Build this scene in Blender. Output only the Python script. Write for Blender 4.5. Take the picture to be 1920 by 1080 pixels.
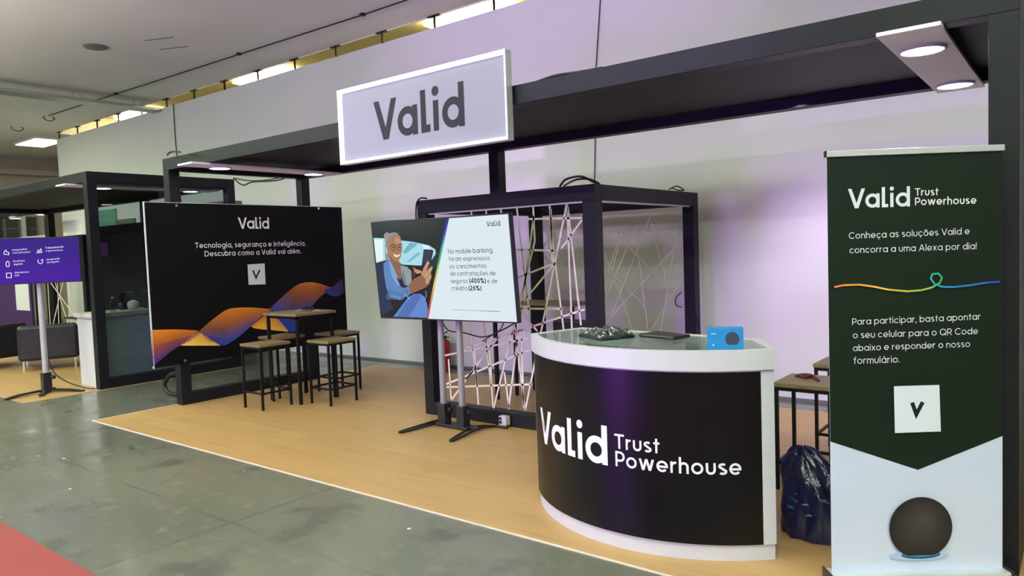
import bpy, bmesh, math, random
from mathutils import Vector, Matrix, Euler
random.seed(7)
SC = bpy.context.scene
COL = SC.collection
for o in list(bpy.data.objects):
    bpy.data.objects.remove(o)

# ------------------------------------------------------------------ camera
CAM_H = 1.62
YAW, PITCH, ROLL, FPX = 0.66458, 0.05432, -0.03586, 1370.3
fw = Vector((-math.sin(YAW)*math.cos(PITCH), math.cos(YAW)*math.cos(PITCH), -math.sin(PITCH)))
rt0 = Vector((math.cos(YAW), math.sin(YAW), 0)); up0 = rt0.cross(fw)
rt = rt0*math.cos(ROLL)+up0*math.sin(ROLL); up = up0*math.cos(ROLL)-rt0*math.sin(ROLL)
EYE = Vector((0, 0, CAM_H))
cam = bpy.data.cameras.new('camera'); cam.sensor_width = 36; cam.lens = 36*FPX/1920
cam.clip_start = .05; cam.clip_end = 200
camo = bpy.data.objects.new('camera', cam); COL.objects.link(camo)
camo.matrix_world = Matrix(((rt.x, up.x, -fw.x, EYE.x), (rt.y, up.y, -fw.y, EYE.y), (rt.z, up.z, -fw.z, EYE.z), (0, 0, 0, 1)))
SC.camera = camo

# ------------------------------------------------------------------ world, lights, exposure
W = bpy.data.worlds.new('hall_ambient'); SC.world = W; W.use_nodes = True
W.node_tree.nodes['Background'].inputs[0].default_value = (.78, .84, .74, 1)
W.node_tree.nodes['Background'].inputs[1].default_value = .22
SC.view_settings.view_transform = 'Standard'; SC.view_settings.look = 'None'
SC.view_settings.exposure = 0.0; SC.view_settings.gamma = 1; SC.view_settings.use_curve_mapping = False

def area(name, loc, size, energy, col, rot=(0, 0, 0), spread=180):
    l = bpy.data.lights.new(name, 'AREA'); l.shape = 'RECTANGLE'; l.size, l.size_y = size
    l.energy = energy; l.color = col; l.spread = math.radians(spread)
    o = bpy.data.objects.new(name, l); COL.objects.link(o); o.location = loc; o.rotation_euler = rot
    return o
# luminaires of the hall aisle: rows of fluorescent boxes over the walkway
for lx, lc in ((-15, (.82, 1, .74)), (-10, (.83, 1, .77)), (-5, (.84, 1, .84)), (0, (.84, 1, .90)), (5, (.84, 1, .93))):
    area('overhead_light', (lx, .6, 4.74), (1.5, .35), 105 if lx < -7 else 20, lc)
    area('overhead_light', (lx, -5, 4.74), (1.5, .35), 270, lc)
    area('ceiling_fill', (lx, .4, 3.8), (2.6, .8), 360, (.86, 1, .86), (math.pi, 0, 0))  # unseen upward fill, added to brighten the ceiling and upper wall
area('overhead_light', (-17.5, 3.4, 4.74), (1.5, .35), 150, (.90, 1, .74))  # off the aisle rows, added to brighten the left part of the wall
area('overhead_light', (-21.5, 3.4, 4.74), (1.5, .35), 120, (.90, 1, .74))  # second added light for the far left wall
# violet LED column of the stand across the aisle, and its stage spots
area('violet_led_wall', (-5.2, -3.2, .85), (1.0, 1.5), 230, (.42, .05, 1), (math.radians(90), 0, math.radians(4)))
def spot(name, loc, aim, energy, col, deg, blend=1):
    l = bpy.data.lights.new(name, 'SPOT'); l.energy = energy; l.color = col; l.spot_size = math.radians(deg); l.spot_blend = blend; l.shadow_soft_size = .12
    o = bpy.data.objects.new(name, l); COL.objects.link(o); o.location = loc
    o.rotation_euler = (Vector(aim)-Vector(loc)).to_track_quat('-Z', 'Y').to_euler()
spot('lilac_wall_fill', (-1.7, 5.74, 2.58), (-1.8, 7.4, .6), 230, (.86, .74, 1), 84)  # added fill without a fixture, gives the lower wall its lilac light
spot('stage_spot', (-4.0, -5.0, 3.0), (-5.0, 7.4, 4.2), 1700, (.72, .46, 1), 34)
spot('stage_spot', (-5.0, -4.0, 3.0), (-2.2, 4.06, 2.68), 900, (.42, .14, 1), 17)
spot('stage_spot', (-4.2, -5.0, 2.4), (-3.2, 5.13, 1.3), 700, (.28, .06, 1), 9)
spot('stage_spot', (-3.6, -5.0, 2.6), (-4.9, 7.4, 1.2), 900, (.68, .42, 1), 17)

# ------------------------------------------------------------------ materials
def lin(c):
    return c/12.92 if c <= .04045 else ((c+.055)/1.055)**2.4
def hx(s):
    return tuple(lin(int(s[i:i+2], 16)/255) for i in (0, 2, 4))
MATS = {}
def mat(name, col=None, rough=.5, metal=0, emit=None, es=0, spec=.5, coat=0):
    if name in MATS: return MATS[name]
    m = bpy.data.materials.new(name); m.use_nodes = True; MATS[name] = m
    b = m.node_tree.nodes['Principled BSDF']
    if isinstance(col, str): col = hx(col)
    if col: b.inputs['Base Color'].default_value = (*col, 1)
    b.inputs['Roughness'].default_value = rough; b.inputs['Metallic'].default_value = metal
    b.inputs['Specular IOR Level'].default_value = spec; b.inputs['Coat Weight'].default_value = coat
    if emit:
        b.inputs['Emission Color'].default_value = (*emit, 1); b.inputs['Emission Strength'].default_value = es
    return m
def nt(m): return m.node_tree.nodes, m.node_tree.links
def noisy(m, c1, c2, scale=3, detail=6, stretch=(1, 1, 1), bump=0, rough=None, lo=.35, hi=.65, bscale=None):
    """colour variation between c1 and c2 with noise in world space"""
    n, l = nt(m); b = n['Principled BSDF']
    g = n.new('ShaderNodeNewGeometry'); mp = n.new('ShaderNodeMapping'); mp.inputs['Scale'].default_value = stretch
    l.new(g.outputs['Position'], mp.inputs['Vector'])
    t = n.new('ShaderNodeTexNoise'); t.inputs['Scale'].default_value = scale; t.inputs['Detail'].default_value = detail
    l.new(mp.outputs[0], t.inputs['Vector'])
    r = n.new('ShaderNodeValToRGB'); r.color_ramp.elements[0].position = lo; r.color_ramp.elements[1].position = hi
    r.color_ramp.elements[0].color = (*c1, 1); r.color_ramp.elements[1].color = (*c2, 1)
    l.new(t.outputs['Fac'], r.inputs['Fac']); l.new(r.outputs[0], b.inputs['Base Color'])
    if rough:
        q = n.new('ShaderNodeMapRange'); q.inputs[3].default_value = rough[0]; q.inputs[4].default_value = rough[1]
        l.new(t.outputs['Fac'], q.inputs[0]); l.new(q.outputs[0], b.inputs['Roughness'])
    if bump:
        t2 = n.new('ShaderNodeTexNoise'); t2.inputs['Scale'].default_value = bscale or scale*4; t2.inputs['Detail'].default_value = 4
        l.new(mp.outputs[0], t2.inputs['Vector'])
        bp = n.new('ShaderNodeBump'); bp.inputs['Strength'].default_value = bump; bp.inputs['Distance'].default_value = .02
        l.new(t2.outputs['Fac'], bp.inputs['Height']); l.new(bp.outputs[0], b.inputs['Normal'])
    return m

M = {}
M['frame'] = noisy(mat('anthracite_frame', (.05, .053, .058), .45, spec=.22), (.0095, .0105, .0125), (.0125, .0135, .0155), 2)
M['roof'] = mat('black_roof_board', (.010, .012, .012), .6)
M['black'] = mat('black_metal', (.007, .007, .0075), .45, spec=.25)
M['plastic'] = mat('black_plastic', (.016, .016, .018), .32)
M['white'] = mat('white_laminate', (.59, .59, .61), .38)
M['whitemat'] = mat('white_board', (.90, .91, .91), .6)
M['wall'] = noisy(mat('wall_paint', (.7, .7, .69), .75), (.78, .795, .755), (.81, .82, .785), .6, 3)
M['ceil'] = noisy(mat('ceiling_paint', (.5, .47, .45), .8), (.74, .73, .665), (.80, .785, .715), .5, 3)
M['cream'] = mat('recess_cream_paint', (.80, .68, .34), .8)
M['farwall'] = noisy(mat('far_wall_paint', (.42, .37, .31), .8), (.40, .35, .30), (.45, .40, .34), .4)
M['galv'] = mat('galvanised_metal', (.45, .47, .44), .4, .6)
M['chrome'] = mat('chrome', (.7, .7, .72), .2, 1)
M['steel'] = mat('grey_painted_steel', (.30, .30, .31), .45, .3); M['palesteel'] = mat('pale_painted_steel', (.5, .5, .5), .45, .3)
M['alu'] = mat('aluminium', (.72, .75, .74), .3, .5)
M['seat'] = noisy(mat('oak_seat', (.3, .2, .1), .5), (.17, .115, .052), (.26, .178, .088), 4, 6, (3, 22, 3), lo=.3, hi=.7)
M['leather'] = noisy(mat('black_leather', (.03, .03, .032), .42), (.014, .015, .016), (.020, .021, .022), 6, 4, bump=.15, bscale=60)
M['red'] = mat('red_enamel', (.35, .012, .02), .3)
M['cable'] = mat('cable_rubber', (.01, .01, .011), .5)
M['rope'] = noisy(mat('raw_cotton_strap', (.62, .55, .42), .8), (.74, .68, .54), (.82, .76, .63), 12)
M['lamp'] = mat('lamp_diffuser', (1, 1, 1), .5, emit=(1, .99, .96), es=30)
M['tube'] = mat('fluorescent_diffuser', (1, 1, 1), .5, emit=(1, .90, .55), es=24)
M['tubew'] = mat('fluorescent_white_diffuser', (1, 1, 1), .5, emit=(1, .97, .82), es=6)
M['led'] = mat('led_strip', (1, 1, 1), .5, emit=(.90, .95, 1), es=2.0)
M['signface'] = mat('sign_diffuser', (.225, .23, .265), .5, emit=(.78, .74, .90), es=.04)
M['ink'] = mat('dark_vinyl', (.045, .042, .055), .5)
M['inkblack'] = mat('black_foam_board', (.006, .006, .006), .5, spec=.1)
M['blue'] = mat('blue_card', hx('1480bc'), .5)
M['purple'] = mat('purple_board', (.05, .012, .11), .5)
M['violet'] = mat('violet_patch_colour', (.22, .06, .34), .5)  # purple light put into the colour of the patch on the cabin
M['plum'] = mat('plum_black_board', (.022, .017, .026), .5)
M['green'] = mat('green_board', (.15, .38, .27), .6)
M['grey'] = mat('grey_board', (.16, .16, .15), .6)
M['paper'] = mat('paper', (.75, .75, .75), .7)
M['stone'] = noisy(mat('cream_stone', (.6, .57, .48), .4), (.56, .53, .44), (.66, .62, .53), 8)
M['leaf'] = mat('yellow_leaf', (.25, .24, .07), .5)
M['carpet'] = noisy(mat('red_carpet', (.42, .05, .045), .9), (.22, .036, .032), (.26, .042, .037), 60, 2)
M['trim'] = mat('pale_edge_trim', (.72, .60, .50), .5)

def glassy(name, tint, gloss_rough=.02, ior=1.5):
    m = bpy.data.materials.new(name); m.use_nodes = True; MATS[name] = m
    n, l = nt(m); n.remove(n['Principled BSDF'])
    t = n.new('ShaderNodeBsdfTransparent'); t.inputs[0].default_value = (*tint, 1)
    g = n.new('ShaderNodeBsdfGlossy'); g.inputs['Roughness'].default_value = gloss_rough
    f0 = n.new('ShaderNodeFresnel'); f0.inputs[0].default_value = ior; gm = n.new('ShaderNodeNewGeometry'); sb = n.new('ShaderNodeMath'); sb.operation = 'SUBTRACT'; sb.inputs[0].default_value = 1; l.new(gm.outputs['Backfacing'], sb.inputs[1]); f = n.new('ShaderNodeMath'); f.operation = 'MULTIPLY'; l.new(f0.outputs[0], f.inputs[0]); l.new(sb.outputs[0], f.inputs[1])
    x = n.new('ShaderNodeMixShader'); l.new(f.outputs[0], x.inputs[0]); l.new(t.outputs[0], x.inputs[1]); l.new(g.outputs[0], x.inputs[2])
    l.new(x.outputs[0], n['Material Output'].inputs[0]); return m
M['glass'] = glassy('counter_glass', (.90, .94, .92), .01, 2.1)
M['smoke'] = glassy('smoked_glass', (.62, .67, .68), .02, 1.45)
M['clear'] = glassy('clear_glass', (.85, .88, .88), .02, 1.45)
M['film'] = glassy('plastic_film', (.60, .66, .64), .06, 1.9)

def vcol(name, emission=0, rough=.5, spec=.5):
    m = bpy.data.materials.new(name); m.use_nodes = True; MATS[name] = m
    n, l = nt(m); b = n['Principled BSDF']
    a = n.new('ShaderNodeAttribute'); a.attribute_name = 'Col'
    b.inputs['Roughness'].default_value = rough; b.inputs['Specular IOR Level'].default_value = spec
    if emission:
        b.inputs['Base Color'].default_value = (.01, .01, .01, 1)
        l.new(a.outputs['Color'], b.inputs['Emission Color']); b.inputs['Emission Strength'].default_value = emission
    else:
        l.new(a.outputs['Color'], b.inputs['Base Color'])
    return m
M['print'] = vcol('satin_print', 0, .5, .18)
M['vinyl'] = vcol('gloss_vinyl_print', 0, .34, .28)
M['screen'] = vcol('screen_pixels', 1.0, .3); M['screen'].node_tree.nodes['Principled BSDF'].inputs['Specular IOR Level'].default_value = .15

# concrete: polished, mottled, with two worn joints crossing and a few flecks
def concrete():
    m = mat('polished_concrete', (.3, .3, .28), .25)
    n, l = nt(m); b = n['Principled BSDF']
    g = n.new('ShaderNodeNewGeometry')
    def noise(sc, det, vec=None):
        t = n.new('ShaderNodeTexNoise'); t.inputs['Scale'].default_value = sc; t.inputs['Detail'].default_value = det
        l.new(vec or g.outputs['Position'], t.inputs['Vector']); return t
    def math_(op, a, bb=None):
        q = n.new('ShaderNodeMath'); q.operation = op
        for i, v in enumerate((a, bb)):
            if v is None: continue
            if isinstance(v, (int, float)): q.inputs[i].default_value = v
            else: l.new(v, q.inputs[i])
        return q.outputs[0]
    def mix(fac, c1, c2, op='MIX'):
        q = n.new('ShaderNodeMix'); q.data_type = 'RGBA'; q.blend_type = op
        if isinstance(fac, (int, float)): q.inputs[0].default_value = fac
        else: l.new(fac, q.inputs[0])
        for i, v in ((6, c1), (7, c2)):
            if isinstance(v, tuple): q.inputs[i].default_value = (*v, 1)
            else: l.new(v, q.inputs[i])
        return q.outputs[2]
    def ramp(v, lo, hi):
        q = n.new('ShaderNodeMapRange'); q.inputs[1].default_value = lo; q.inputs[2].default_value = hi; l.new(v, q.inputs[0]); return q.outputs[0]
    n1 = noise(.55, 5); n2 = noise(2.3, 9); n3 = noise(9, 6)
    base = mix(ramp(n1.outputs['Fac'], .35, .65), (.120, .120, .092), (.162, .152, .115))
    base = mix(ramp(n2.outputs['Fac'], .56, .72), base, (.088, .086, .070))
    base = mix(math_('MULTIPLY', ramp(n3.outputs['Fac'], .55, .8), .35), base, (.25, .25, .22))
    sep = n.new('ShaderNodeSeparateXYZ'); l.new(g.outputs['Position'], sep.inputs[0])
    wob = math_('MULTIPLY', math_('SUBTRACT', n2.outputs['Fac'], .5), .10)
    wear = ramp(noise(1.6, 4).outputs['Fac'], .42, .62)
    def joint(axis, period, off):
        v = math_('ADD', math_('SUBTRACT', sep.outputs[axis], off), wob)
        d = math_('ABSOLUTE', math_('SUBTRACT', math_('PINGPONG', math_('ADD', v, 1000*period), period), 0))
        return math_('MULTIPLY', ramp(d, .022, .004), wear)
    jm = math_('MAXIMUM', joint(0, 4.0, -4.12), joint(1, 4.0, 2.37))
    base = mix(math_('MULTIPLY', jm, .55), base, (.07, .07, .06))
    vo = n.new('ShaderNodeTexVoronoi'); vo.inputs['Scale'].default_value = 3.0; l.new(g.outputs['Position'], vo.inputs['Vector'])
    pick = n.new('ShaderNodeSeparateColor'); l.new(vo.outputs['Color'], pick.inputs[0])
    fl = math_('MULTIPLY', math_('LESS_THAN', vo.outputs['Distance'], .035), math_('GREATER_THAN', pick.outputs[0], .66))
    base = mix(fl, base, (.75, .75, .70))
    l.new(base, b.inputs['Base Color'])
    q = n.new('ShaderNodeMapRange'); q.inputs[1].default_value = .3; q.inputs[2].default_value = .7; q.inputs[3].default_value = .13; q.inputs[4].default_value = .30
    l.new(n2.outputs['Fac'], q.inputs[0]); l.new(q.outputs[0], b.inputs['Roughness'])
    bp = n.new('ShaderNodeBump'); bp.inputs['Strength'].default_value = .10; bp.inputs['Distance'].default_value = .02
    l.new(noise(2.6, 4).outputs['Fac'], bp.inputs['Height']); l.new(bp.outputs[0], b.inputs['Normal'])
    return m
M['concrete'] = concrete()

def wood():
    m = mat('oak_laminate_floor', (.5, .34, .17), .42)
    n, l = nt(m); b = n['Principled BSDF']
    g = n.new('ShaderNodeNewGeometry')
    br = n.new('ShaderNodeTexBrick'); br.inputs['Scale'].default_value = 1; br.inputs['Brick Width'].default_value = 1.25; br.inputs['Row Height'].default_value = .19
    br.inputs['Mortar Size'].default_value = .0012; br.offset = .37
    br.inputs['Color1'].default_value = (.42, .245, .095, 1); br.inputs['Color2'].default_value = (.47, .28, .115, 1); br.inputs['Mortar'].default_value = (.36, .235, .11, 1)
    l.new(g.outputs['Position'], br.inputs['Vector'])
    mp = n.new('ShaderNodeMapping'); mp.inputs['Scale'].default_value = (1.1, 9, 1); l.new(g.outputs['Position'], mp.inputs['Vector'])
    t = n.new('ShaderNodeTexNoise'); t.inputs['Scale'].default_value = 1.6; t.inputs['Detail'].default_value = 7; l.new(mp.outputs[0], t.inputs['Vector'])
    r = n.new('ShaderNodeMapRange'); r.inputs[1].default_value = .52; r.inputs[2].default_value = .78; r.inputs[3].default_value = 0; r.inputs[4].default_value = .55
    l.new(t.outputs['Fac'], r.inputs[0])
    x = n.new('ShaderNodeMix'); x.data_type = 'RGBA'; l.new(r.outputs[0], x.inputs[0]); l.new(br.outputs['Color'], x.inputs[6]); x.inputs[7].default_value = (.27, .165, .07, 1)
    l.new(x.outputs[2], b.inputs['Base Color'])
    return m
M['wood'] = wood()

# ------------------------------------------------------------------ builders
ROOT = {}
def tag(o, label=None, cat=None, group=None, kind=None):
    if label: o['label'] = label
    if cat: o['category'] = cat
    if group: o['group'] = group
    if kind: o['kind'] = kind
    return o
def thing(name, label, cat, loc=(0, 0, 0), rot=(0, 0, 0), group=None):
    o = bpy.data.objects.new(name, None); COL.objects.link(o); o.empty_display_size = .1
    o.location = loc; o.rotation_euler = rot
    ROOT[o.name] = Matrix.Translation(loc) @ Euler(rot).to_matrix().to_4x4()
    return tag(o, label, cat, group)
def dup(root, loc, label, rotz=None, group=None):
    r = root.copy(); COL.objects.link(r); r.location = loc; r['label'] = label
    if group: r['group'] = group
    if rotz is not None: r.rotation_euler = (0, 0, rotz)
    def kids(a, b):
        for ch in [c for c in COL.objects if c.parent == a]:
            d = ch.copy(); COL.objects.link(d); d.parent = b; kids(ch, d)
    kids(root, r)
    return r

class MB:
    def __init__(s): s.v = []; s.f = []; s.c = []; s.sm = []
    def add(s, vs, fs, col=None, smooth=False):
        b = len(s.v); s.v += [Vector(v) for v in vs]
        for f in fs: s.f.append([b+i for i in f]); s.c.append(col); s.sm.append(smooth)
        return s
    def box(s, a, b):
        x0, y0, z0 = a; x1, y1, z1 = b
        return s.add([(x0, y0, z0), (x1, y0, z0), (x1, y1, z0), (x0, y1, z0), (x0, y0, z1), (x1, y0, z1), (x1, y1, z1), (x0, y1, z1)],
                     [(0, 3, 2, 1), (4, 5, 6, 7), (0, 1, 5, 4), (1, 2, 6, 5), (2, 3, 7, 6), (3, 0, 4, 7)])
    def bar(s, p, q, w, h, upv=(0, 0, 1)):
        p, q = Vector(p), Vector(q); d = (q-p).normalized(); u = Vector(upv)
        a = d.cross(u).normalized()*w/2; b = a.cross(d).normalized()*h/2
        vs = [p-a-b, p+a-b, p+a+b, p-a+b, q-a-b, q+a-b, q+a+b, q-a+b]
        return s.add(vs, [(0, 1, 2, 3), (7, 6, 5, 4), (0, 4, 5, 1), (1, 5, 6, 2), (2, 6, 7, 3), (3, 7, 4, 0)])
    def prism(s, pts, z0, z1):
        n = len(pts); vs = [(x, y, z0) for x, y in pts]+[(x, y, z1) for x, y in pts]
        return s.add(vs, [tuple(range(n-1, -1, -1)), tuple(range(n, 2*n))]+[(i, (i+1) % n, n+(i+1) % n, n+i) for i in range(n)])
    def tube(s, path, r, n=8, cap=True):
        path = [Vector(p) for p in path]; m = len(path); rs = r if isinstance(r, (list, tuple)) else [r]*m
        vs = []; ref = None
        for i, p in enumerate(path):
            d = (path[min(i+1, m-1)]-path[max(i-1, 0)]).normalized()
            if ref is None: ref = Vector((0, 0, 1)) if abs(d.z) < .9 else Vector((1, 0, 0))
            a = d.cross(ref).normalized(); b = a.cross(d).normalized(); ref = b
            for k in range(n):
                t = 2*math.pi*k/n; vs.append(p+(a*math.cos(t)+b*math.sin(t))*rs[i])
        fs = [(i*n+k, i*n+(k+1) % n, (i+1)*n+(k+1) % n, (i+1)*n+k) for i in range(m-1) for k in range(n)]
        s.add(vs, fs, smooth=True)
        if cap: s.add(vs[:n], [tuple(range(n-1, -1, -1))]); s.add(vs[-n:], [tuple(range(n))])
        return s
    def lathe(s, prof, o=(0, 0, 0), n=24):
        o = Vector(o); vs = [o+Vector((r*math.cos(2*math.pi*k/n), r*math.sin(2*math.pi*k/n), z)) for r, z in prof for k in range(n)]
        fs = [(i*n+k, i*n+(k+1) % n, (i+1)*n+(k+1) % n, (i+1)*n+k) for i in range(len(prof)-1) for k in range(n)]
        return s.add(vs, fs, smooth=True)
    def grid(s, fn, nu, nv, colf=None, smooth=True):
        vs = [fn(i/nu, j/nv) for j in range(nv+1) for i in range(nu+1)]; b = len(s.v); s.v += [Vector(v) for v in vs]
        for j in range(nv):
            for i in range(nu):
                k = b+j*(nu+1)+i; s.f.append([k, k+1, k+nu+2, k+nu+1]); s.sm.append(smooth)
                s.c.append([colf((i+a)/nu, (j+c)/nv) for a, c in ((0, 0), (1, 0), (1, 1), (0, 1))] if colf else None)
        return s
    def build(s, name, m, parent=None, bevel=0, world=True, sub=0, kind=None, solid=0):
        R = Matrix.Identity(4); p = parent
        while p is not None:
            if p.name in ROOT: R = ROOT[p.name]
            p = p.parent
        inv = R.inverted() if world else Matrix.Identity(4)
        me = bpy.data.meshes.new(name); me.from_pydata([inv @ v for v in s.v], [], s.f); me.update()
        me.polygons.foreach_set('use_smooth', s.sm)
        if any(c is not None for c in s.c):
            at = me.color_attributes.new('Col', 'FLOAT_COLOR', 'CORNER'); i = 0
            for pi, f in enumerate(s.f):
                c = s.c[pi]
                for k in range(len(f)):
                    q = c[k] if isinstance(c, list) else (c or (1, 1, 1)); at.data[i].color = (*q, 1); i += 1
        me.materials.append(M[m] if isinstance(m, str) else m)
        o = bpy.data.objects.new(name, me); COL.objects.link(o); o.parent = parent
        if solid:
            q = o.modifiers.new('solid', 'SOLIDIFY'); q.thickness = solid; q.offset = 0
        if bevel:
            q = o.modifiers.new('bevel', 'BEVEL'); q.width = bevel; q.segments = 2; q.limit_method = 'ANGLE'; q.angle_limit = math.radians(40)
        if sub:
            q = o.modifiers.new('subsurf', 'SUBSURF'); q.levels = q.render_levels = sub
        if kind: o['kind'] = kind
        return o
def B(a, b): return MB().box(a, b)

# ------------------------------------------------------------------ geometric stroke lettering
CAPH, ASC = 1.38, 1.42
def ar(cx, cy, rx, a0, a1, ry=None, n=None):
    ry = rx if ry is None else ry; n = n or max(4, int(abs(a1-a0)/14))
    return [(cx+rx*math.cos(math.radians(a0+(a1-a0)*i/n)), cy+ry*math.sin(math.radians(a0+(a1-a0)*i/n))) for i in range(n+1)]
def glyph(ch, h, logo=False):
    r = .5-h; o = ar(.5, .5, r, 0, 360, n=26)
    acc = {'ç': ('c', [[(.52, h), (.50, -.16), (.36, -.30)]]), 'õ': ('o', [[(.2, 1.17), (.38, 1.27), (.62, 1.17), (.8, 1.27)]]), 'ã': ('a', [[(.2, 1.17), (.38, 1.27), (.62, 1.17), (.8, 1.27)]]),
           'ê': ('e', [[(.25, 1.14), (.5, 1.36), (.75, 1.14)]]), 'á': ('a', [[(.42, 1.14), (.68, 1.40)]]), 'é': ('e', [[(.42, 1.14), (.68, 1.40)]])}
    if ch in acc:
        g, a = glyph(acc[ch][0], h); return g+acc[ch][1], a
    hw = .82; ra = hw/2-h; ay = 1-hw/2
    arch = lambda x0, w=hw: [(x0+h, 1-w/2)]+ar(x0+w/2, 1-w/2, w/2-h, 180, 0)+[(x0+w-h, 0)]
    lg = lambda x0, y0, x1, y1: ('leg', x0, y0, x1, y1, h*1.12)
    D = {
        'a': ([o, [(1-h, 0), (1-h, 1)]], 1), 'o': ([o], 1), 'd': ([o, [(1-h, 0), (1-h, ASC)]], 1), 'b': ([o, [(h, 0), (h, ASC)]], 1),
        'p': ([o, [(h, -.42), (h, 1)]], 1), 'q': ([o, [(1-h, -.42), (1-h, 1)]], 1),
        'g': ([o, [(1-h, 1), (1-h, .02)]+ar(.52, .02, .48-h, 0, -150)], 1),
        'c': ([ar(.5, .5, r, 42, 318)], .9), 'e': ([[(h*1.3, .47), (1-h, .47)]+ar(.5, .5, r, 0, 318)], 1),
        'n': ([[(h, 0), (h, 1)], arch(0)], hw), 'm': ([[(h, 0), (h, 1)], arch(0, .72), arch(.72-2*h, .72)], 1.44-2*h),
        'h': ([[(h, 0), (h, ASC)], arch(0)], hw), 'u': ([[(h, 1), (h, hw/2)]+ar(hw/2, hw/2, ra, 180, 360)+[(hw-h, 1)]], hw),
        'r': ([[(h, 0), (h, 1)], ar(.42, .58, .42-h, 180, 75)], .52), 'i': ([[(h, 0), (h, 1)], 'dot'], 2*h),
        'l': ([[(h, ASC), (h, 0 if not logo else h), ]+([(.44, h)] if logo else [])], .43 if logo else 2*h),
        't': ([[(.27, 1.32), (.27, 0)], [(0, 1-h), (.56, 1-h)]], .56), 'f': ([[(.24, 0), (.24, 1.1)]+ar(.5, 1.1, .26, 180, 80, .32-h), [(0, 1-h), (.5, 1-h)]], .54),
        's': ([ar(.36, .735, .30-h*.4, 40, 250, .265-h)+ar(.36, .27, .32-h*.4, 70, -140, .27-h)], .70),
        'v': ([lg(h, 1, .43, 0), lg(.86-h, 1, .43, 0)], .86), 'w': ([lg(h, 1, .38, 0), lg(.68, 1, .38, 0), lg(.68, 1, .98, 0), lg(1.36-h, 1, .98, 0)], 1.36),
        'x': ([[(h, 0), (.8-h, 1)], [(h, 1), (.8-h, 0)]], .8), 'z': ([[(0, 1-h), (.68, 1-h), (.05, h), (.72, h)]], .72),
        'y': ([[(h, 1), (.44, .1)], [(.85-h, 1), (.3, -.42)]], .85), 'k': ([[(h, 0), (h, ASC)], [(.72, 1), (h*2, .42)], [(.3, .6), (.76, 0)]], .76),
        'V': ([lg(h*1.1, CAPH, .6, 0), lg(1.2-h*1.1, CAPH, .6, 0)], 1.06 if logo else 1.14), 'T': ([[(0, CAPH-h), (1, CAPH-h)], [(.5, 0), (.5, CAPH-h)]], .96),
        'P': ([[(h, 0), (h, CAPH-h), (.46, CAPH-h)]+ar(.46, (CAPH+.54)/2-h*.5, (CAPH-.54)/2-h*.5, 90, -90)+[(h, .54)]], .86),
        'R': ([[(h, 0), (h, CAPH-h), (.46, CAPH-h)]+ar(.46, (CAPH+.54)/2-h*.5, (CAPH-.54)/2-h*.5, 90, -90)+[(h, .54)], [(.48, .54), (.88, 0)]], .9),
        'C': ([ar(.69, .69, .69-h, 44, 316)], 1.2), 'Q': ([ar(.69, .69, .69-h, 0, 360, n=30), [(.82, .45), (1.32, 0)]], 1.38),
        'A': ([lg(.6, CAPH, h, 0), lg(.6, CAPH, 1.2-h, 0), [(.25, .42), (.95, .42)]], 1.2),
        'D': ([[(h, h), (.5, h)]+ar(.5, CAPH/2, CAPH/2-h, -90, 90)+[(h, CAPH-h), (h, h)]], 1.2), 'N': ([[(h, 0), (h, CAPH-.03), (1.05-h, .03), (1.05-h, CAPH)]], 1.05),
        'I': ([[(h, 0), (h, CAPH)]], 2*h), 'H': ([[(h, 0), (h, CAPH)], [(1-h, 0), (1-h, CAPH)], [(h, .7), (1-h, .7)]], 1),
        '0': ([ar(.45, .69, .45-h, 0, 360, .69-h, 26)], .9), '2': ([ar(.42, .98, .40-h, 165, -35, .40-h)+[(.08, h), (.86, h)]], .86),
        '4': ([[(.7, 0), (.7, CAPH), (.05, .36), (.95, .36)]], .95), '6': ([ar(.44, .44, .44-h, 0, 360, n=22), [(.1, .62), (.62, CAPH)]], .88),
        '%': ([ar(.27, 1.08, .25-h*.5, 0, 360), ar(.97, .28, .25-h*.5, 0, 360), [(.95, CAPH), (.3, 0)]], 1.24),
        '(': ([ar(.6, .55, .55, 130, 230, .95)], .34), ')': ([ar(-.25, .55, .55, 50, -50, .95)], .34),
        '.': (['dot0'], 2*h), ',': ([[(h, .06), (h*.2, -.22)], 'dot0'], 2*h), '!': ([[(h, .34), (h, CAPH)], 'dot0'], 2*h), ' ': ([], .48),
    }
    return D.get(ch, D['o'])
def ribbon(pts, h):
    closed = len(pts) > 3 and (abs(pts[0][0]-pts[-1][0])+abs(pts[0][1]-pts[-1][1])) < 1e-6
    if closed: pts = pts[:-1]
    pts = [p for i, p in enumerate(pts) if i == 0 or abs(p[0]-pts[i-1][0])+abs(p[1]-pts[i-1][1]) > 1e-5]
    n = len(pts); P = [Vector(p).to_2d() for p in pts]; L = []; Rr = []
    for i in range(n):
        a = P[i]-P[i-1] if (closed or i > 0) else None; b = P[(i+1) % n]-P[i] if (closed or i < n-1) else None
        a = a or b; b = b or a; a = a.normalized(); b = b.normalized()
        na, nb = Vector((-a.y, a.x)), Vector((-b.y, b.x)); m = na+nb
        m = na if m.length < 1e-5 else m.normalized(); k = h/max(.35, m.dot(na))
        L.append(P[i]+m*k); Rr.append(P[i]-m*k)
    return [(Rr[i], Rr[(i+1) % n], L[(i+1) % n], L[i]) for i in range(n if closed else n-1)]
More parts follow.
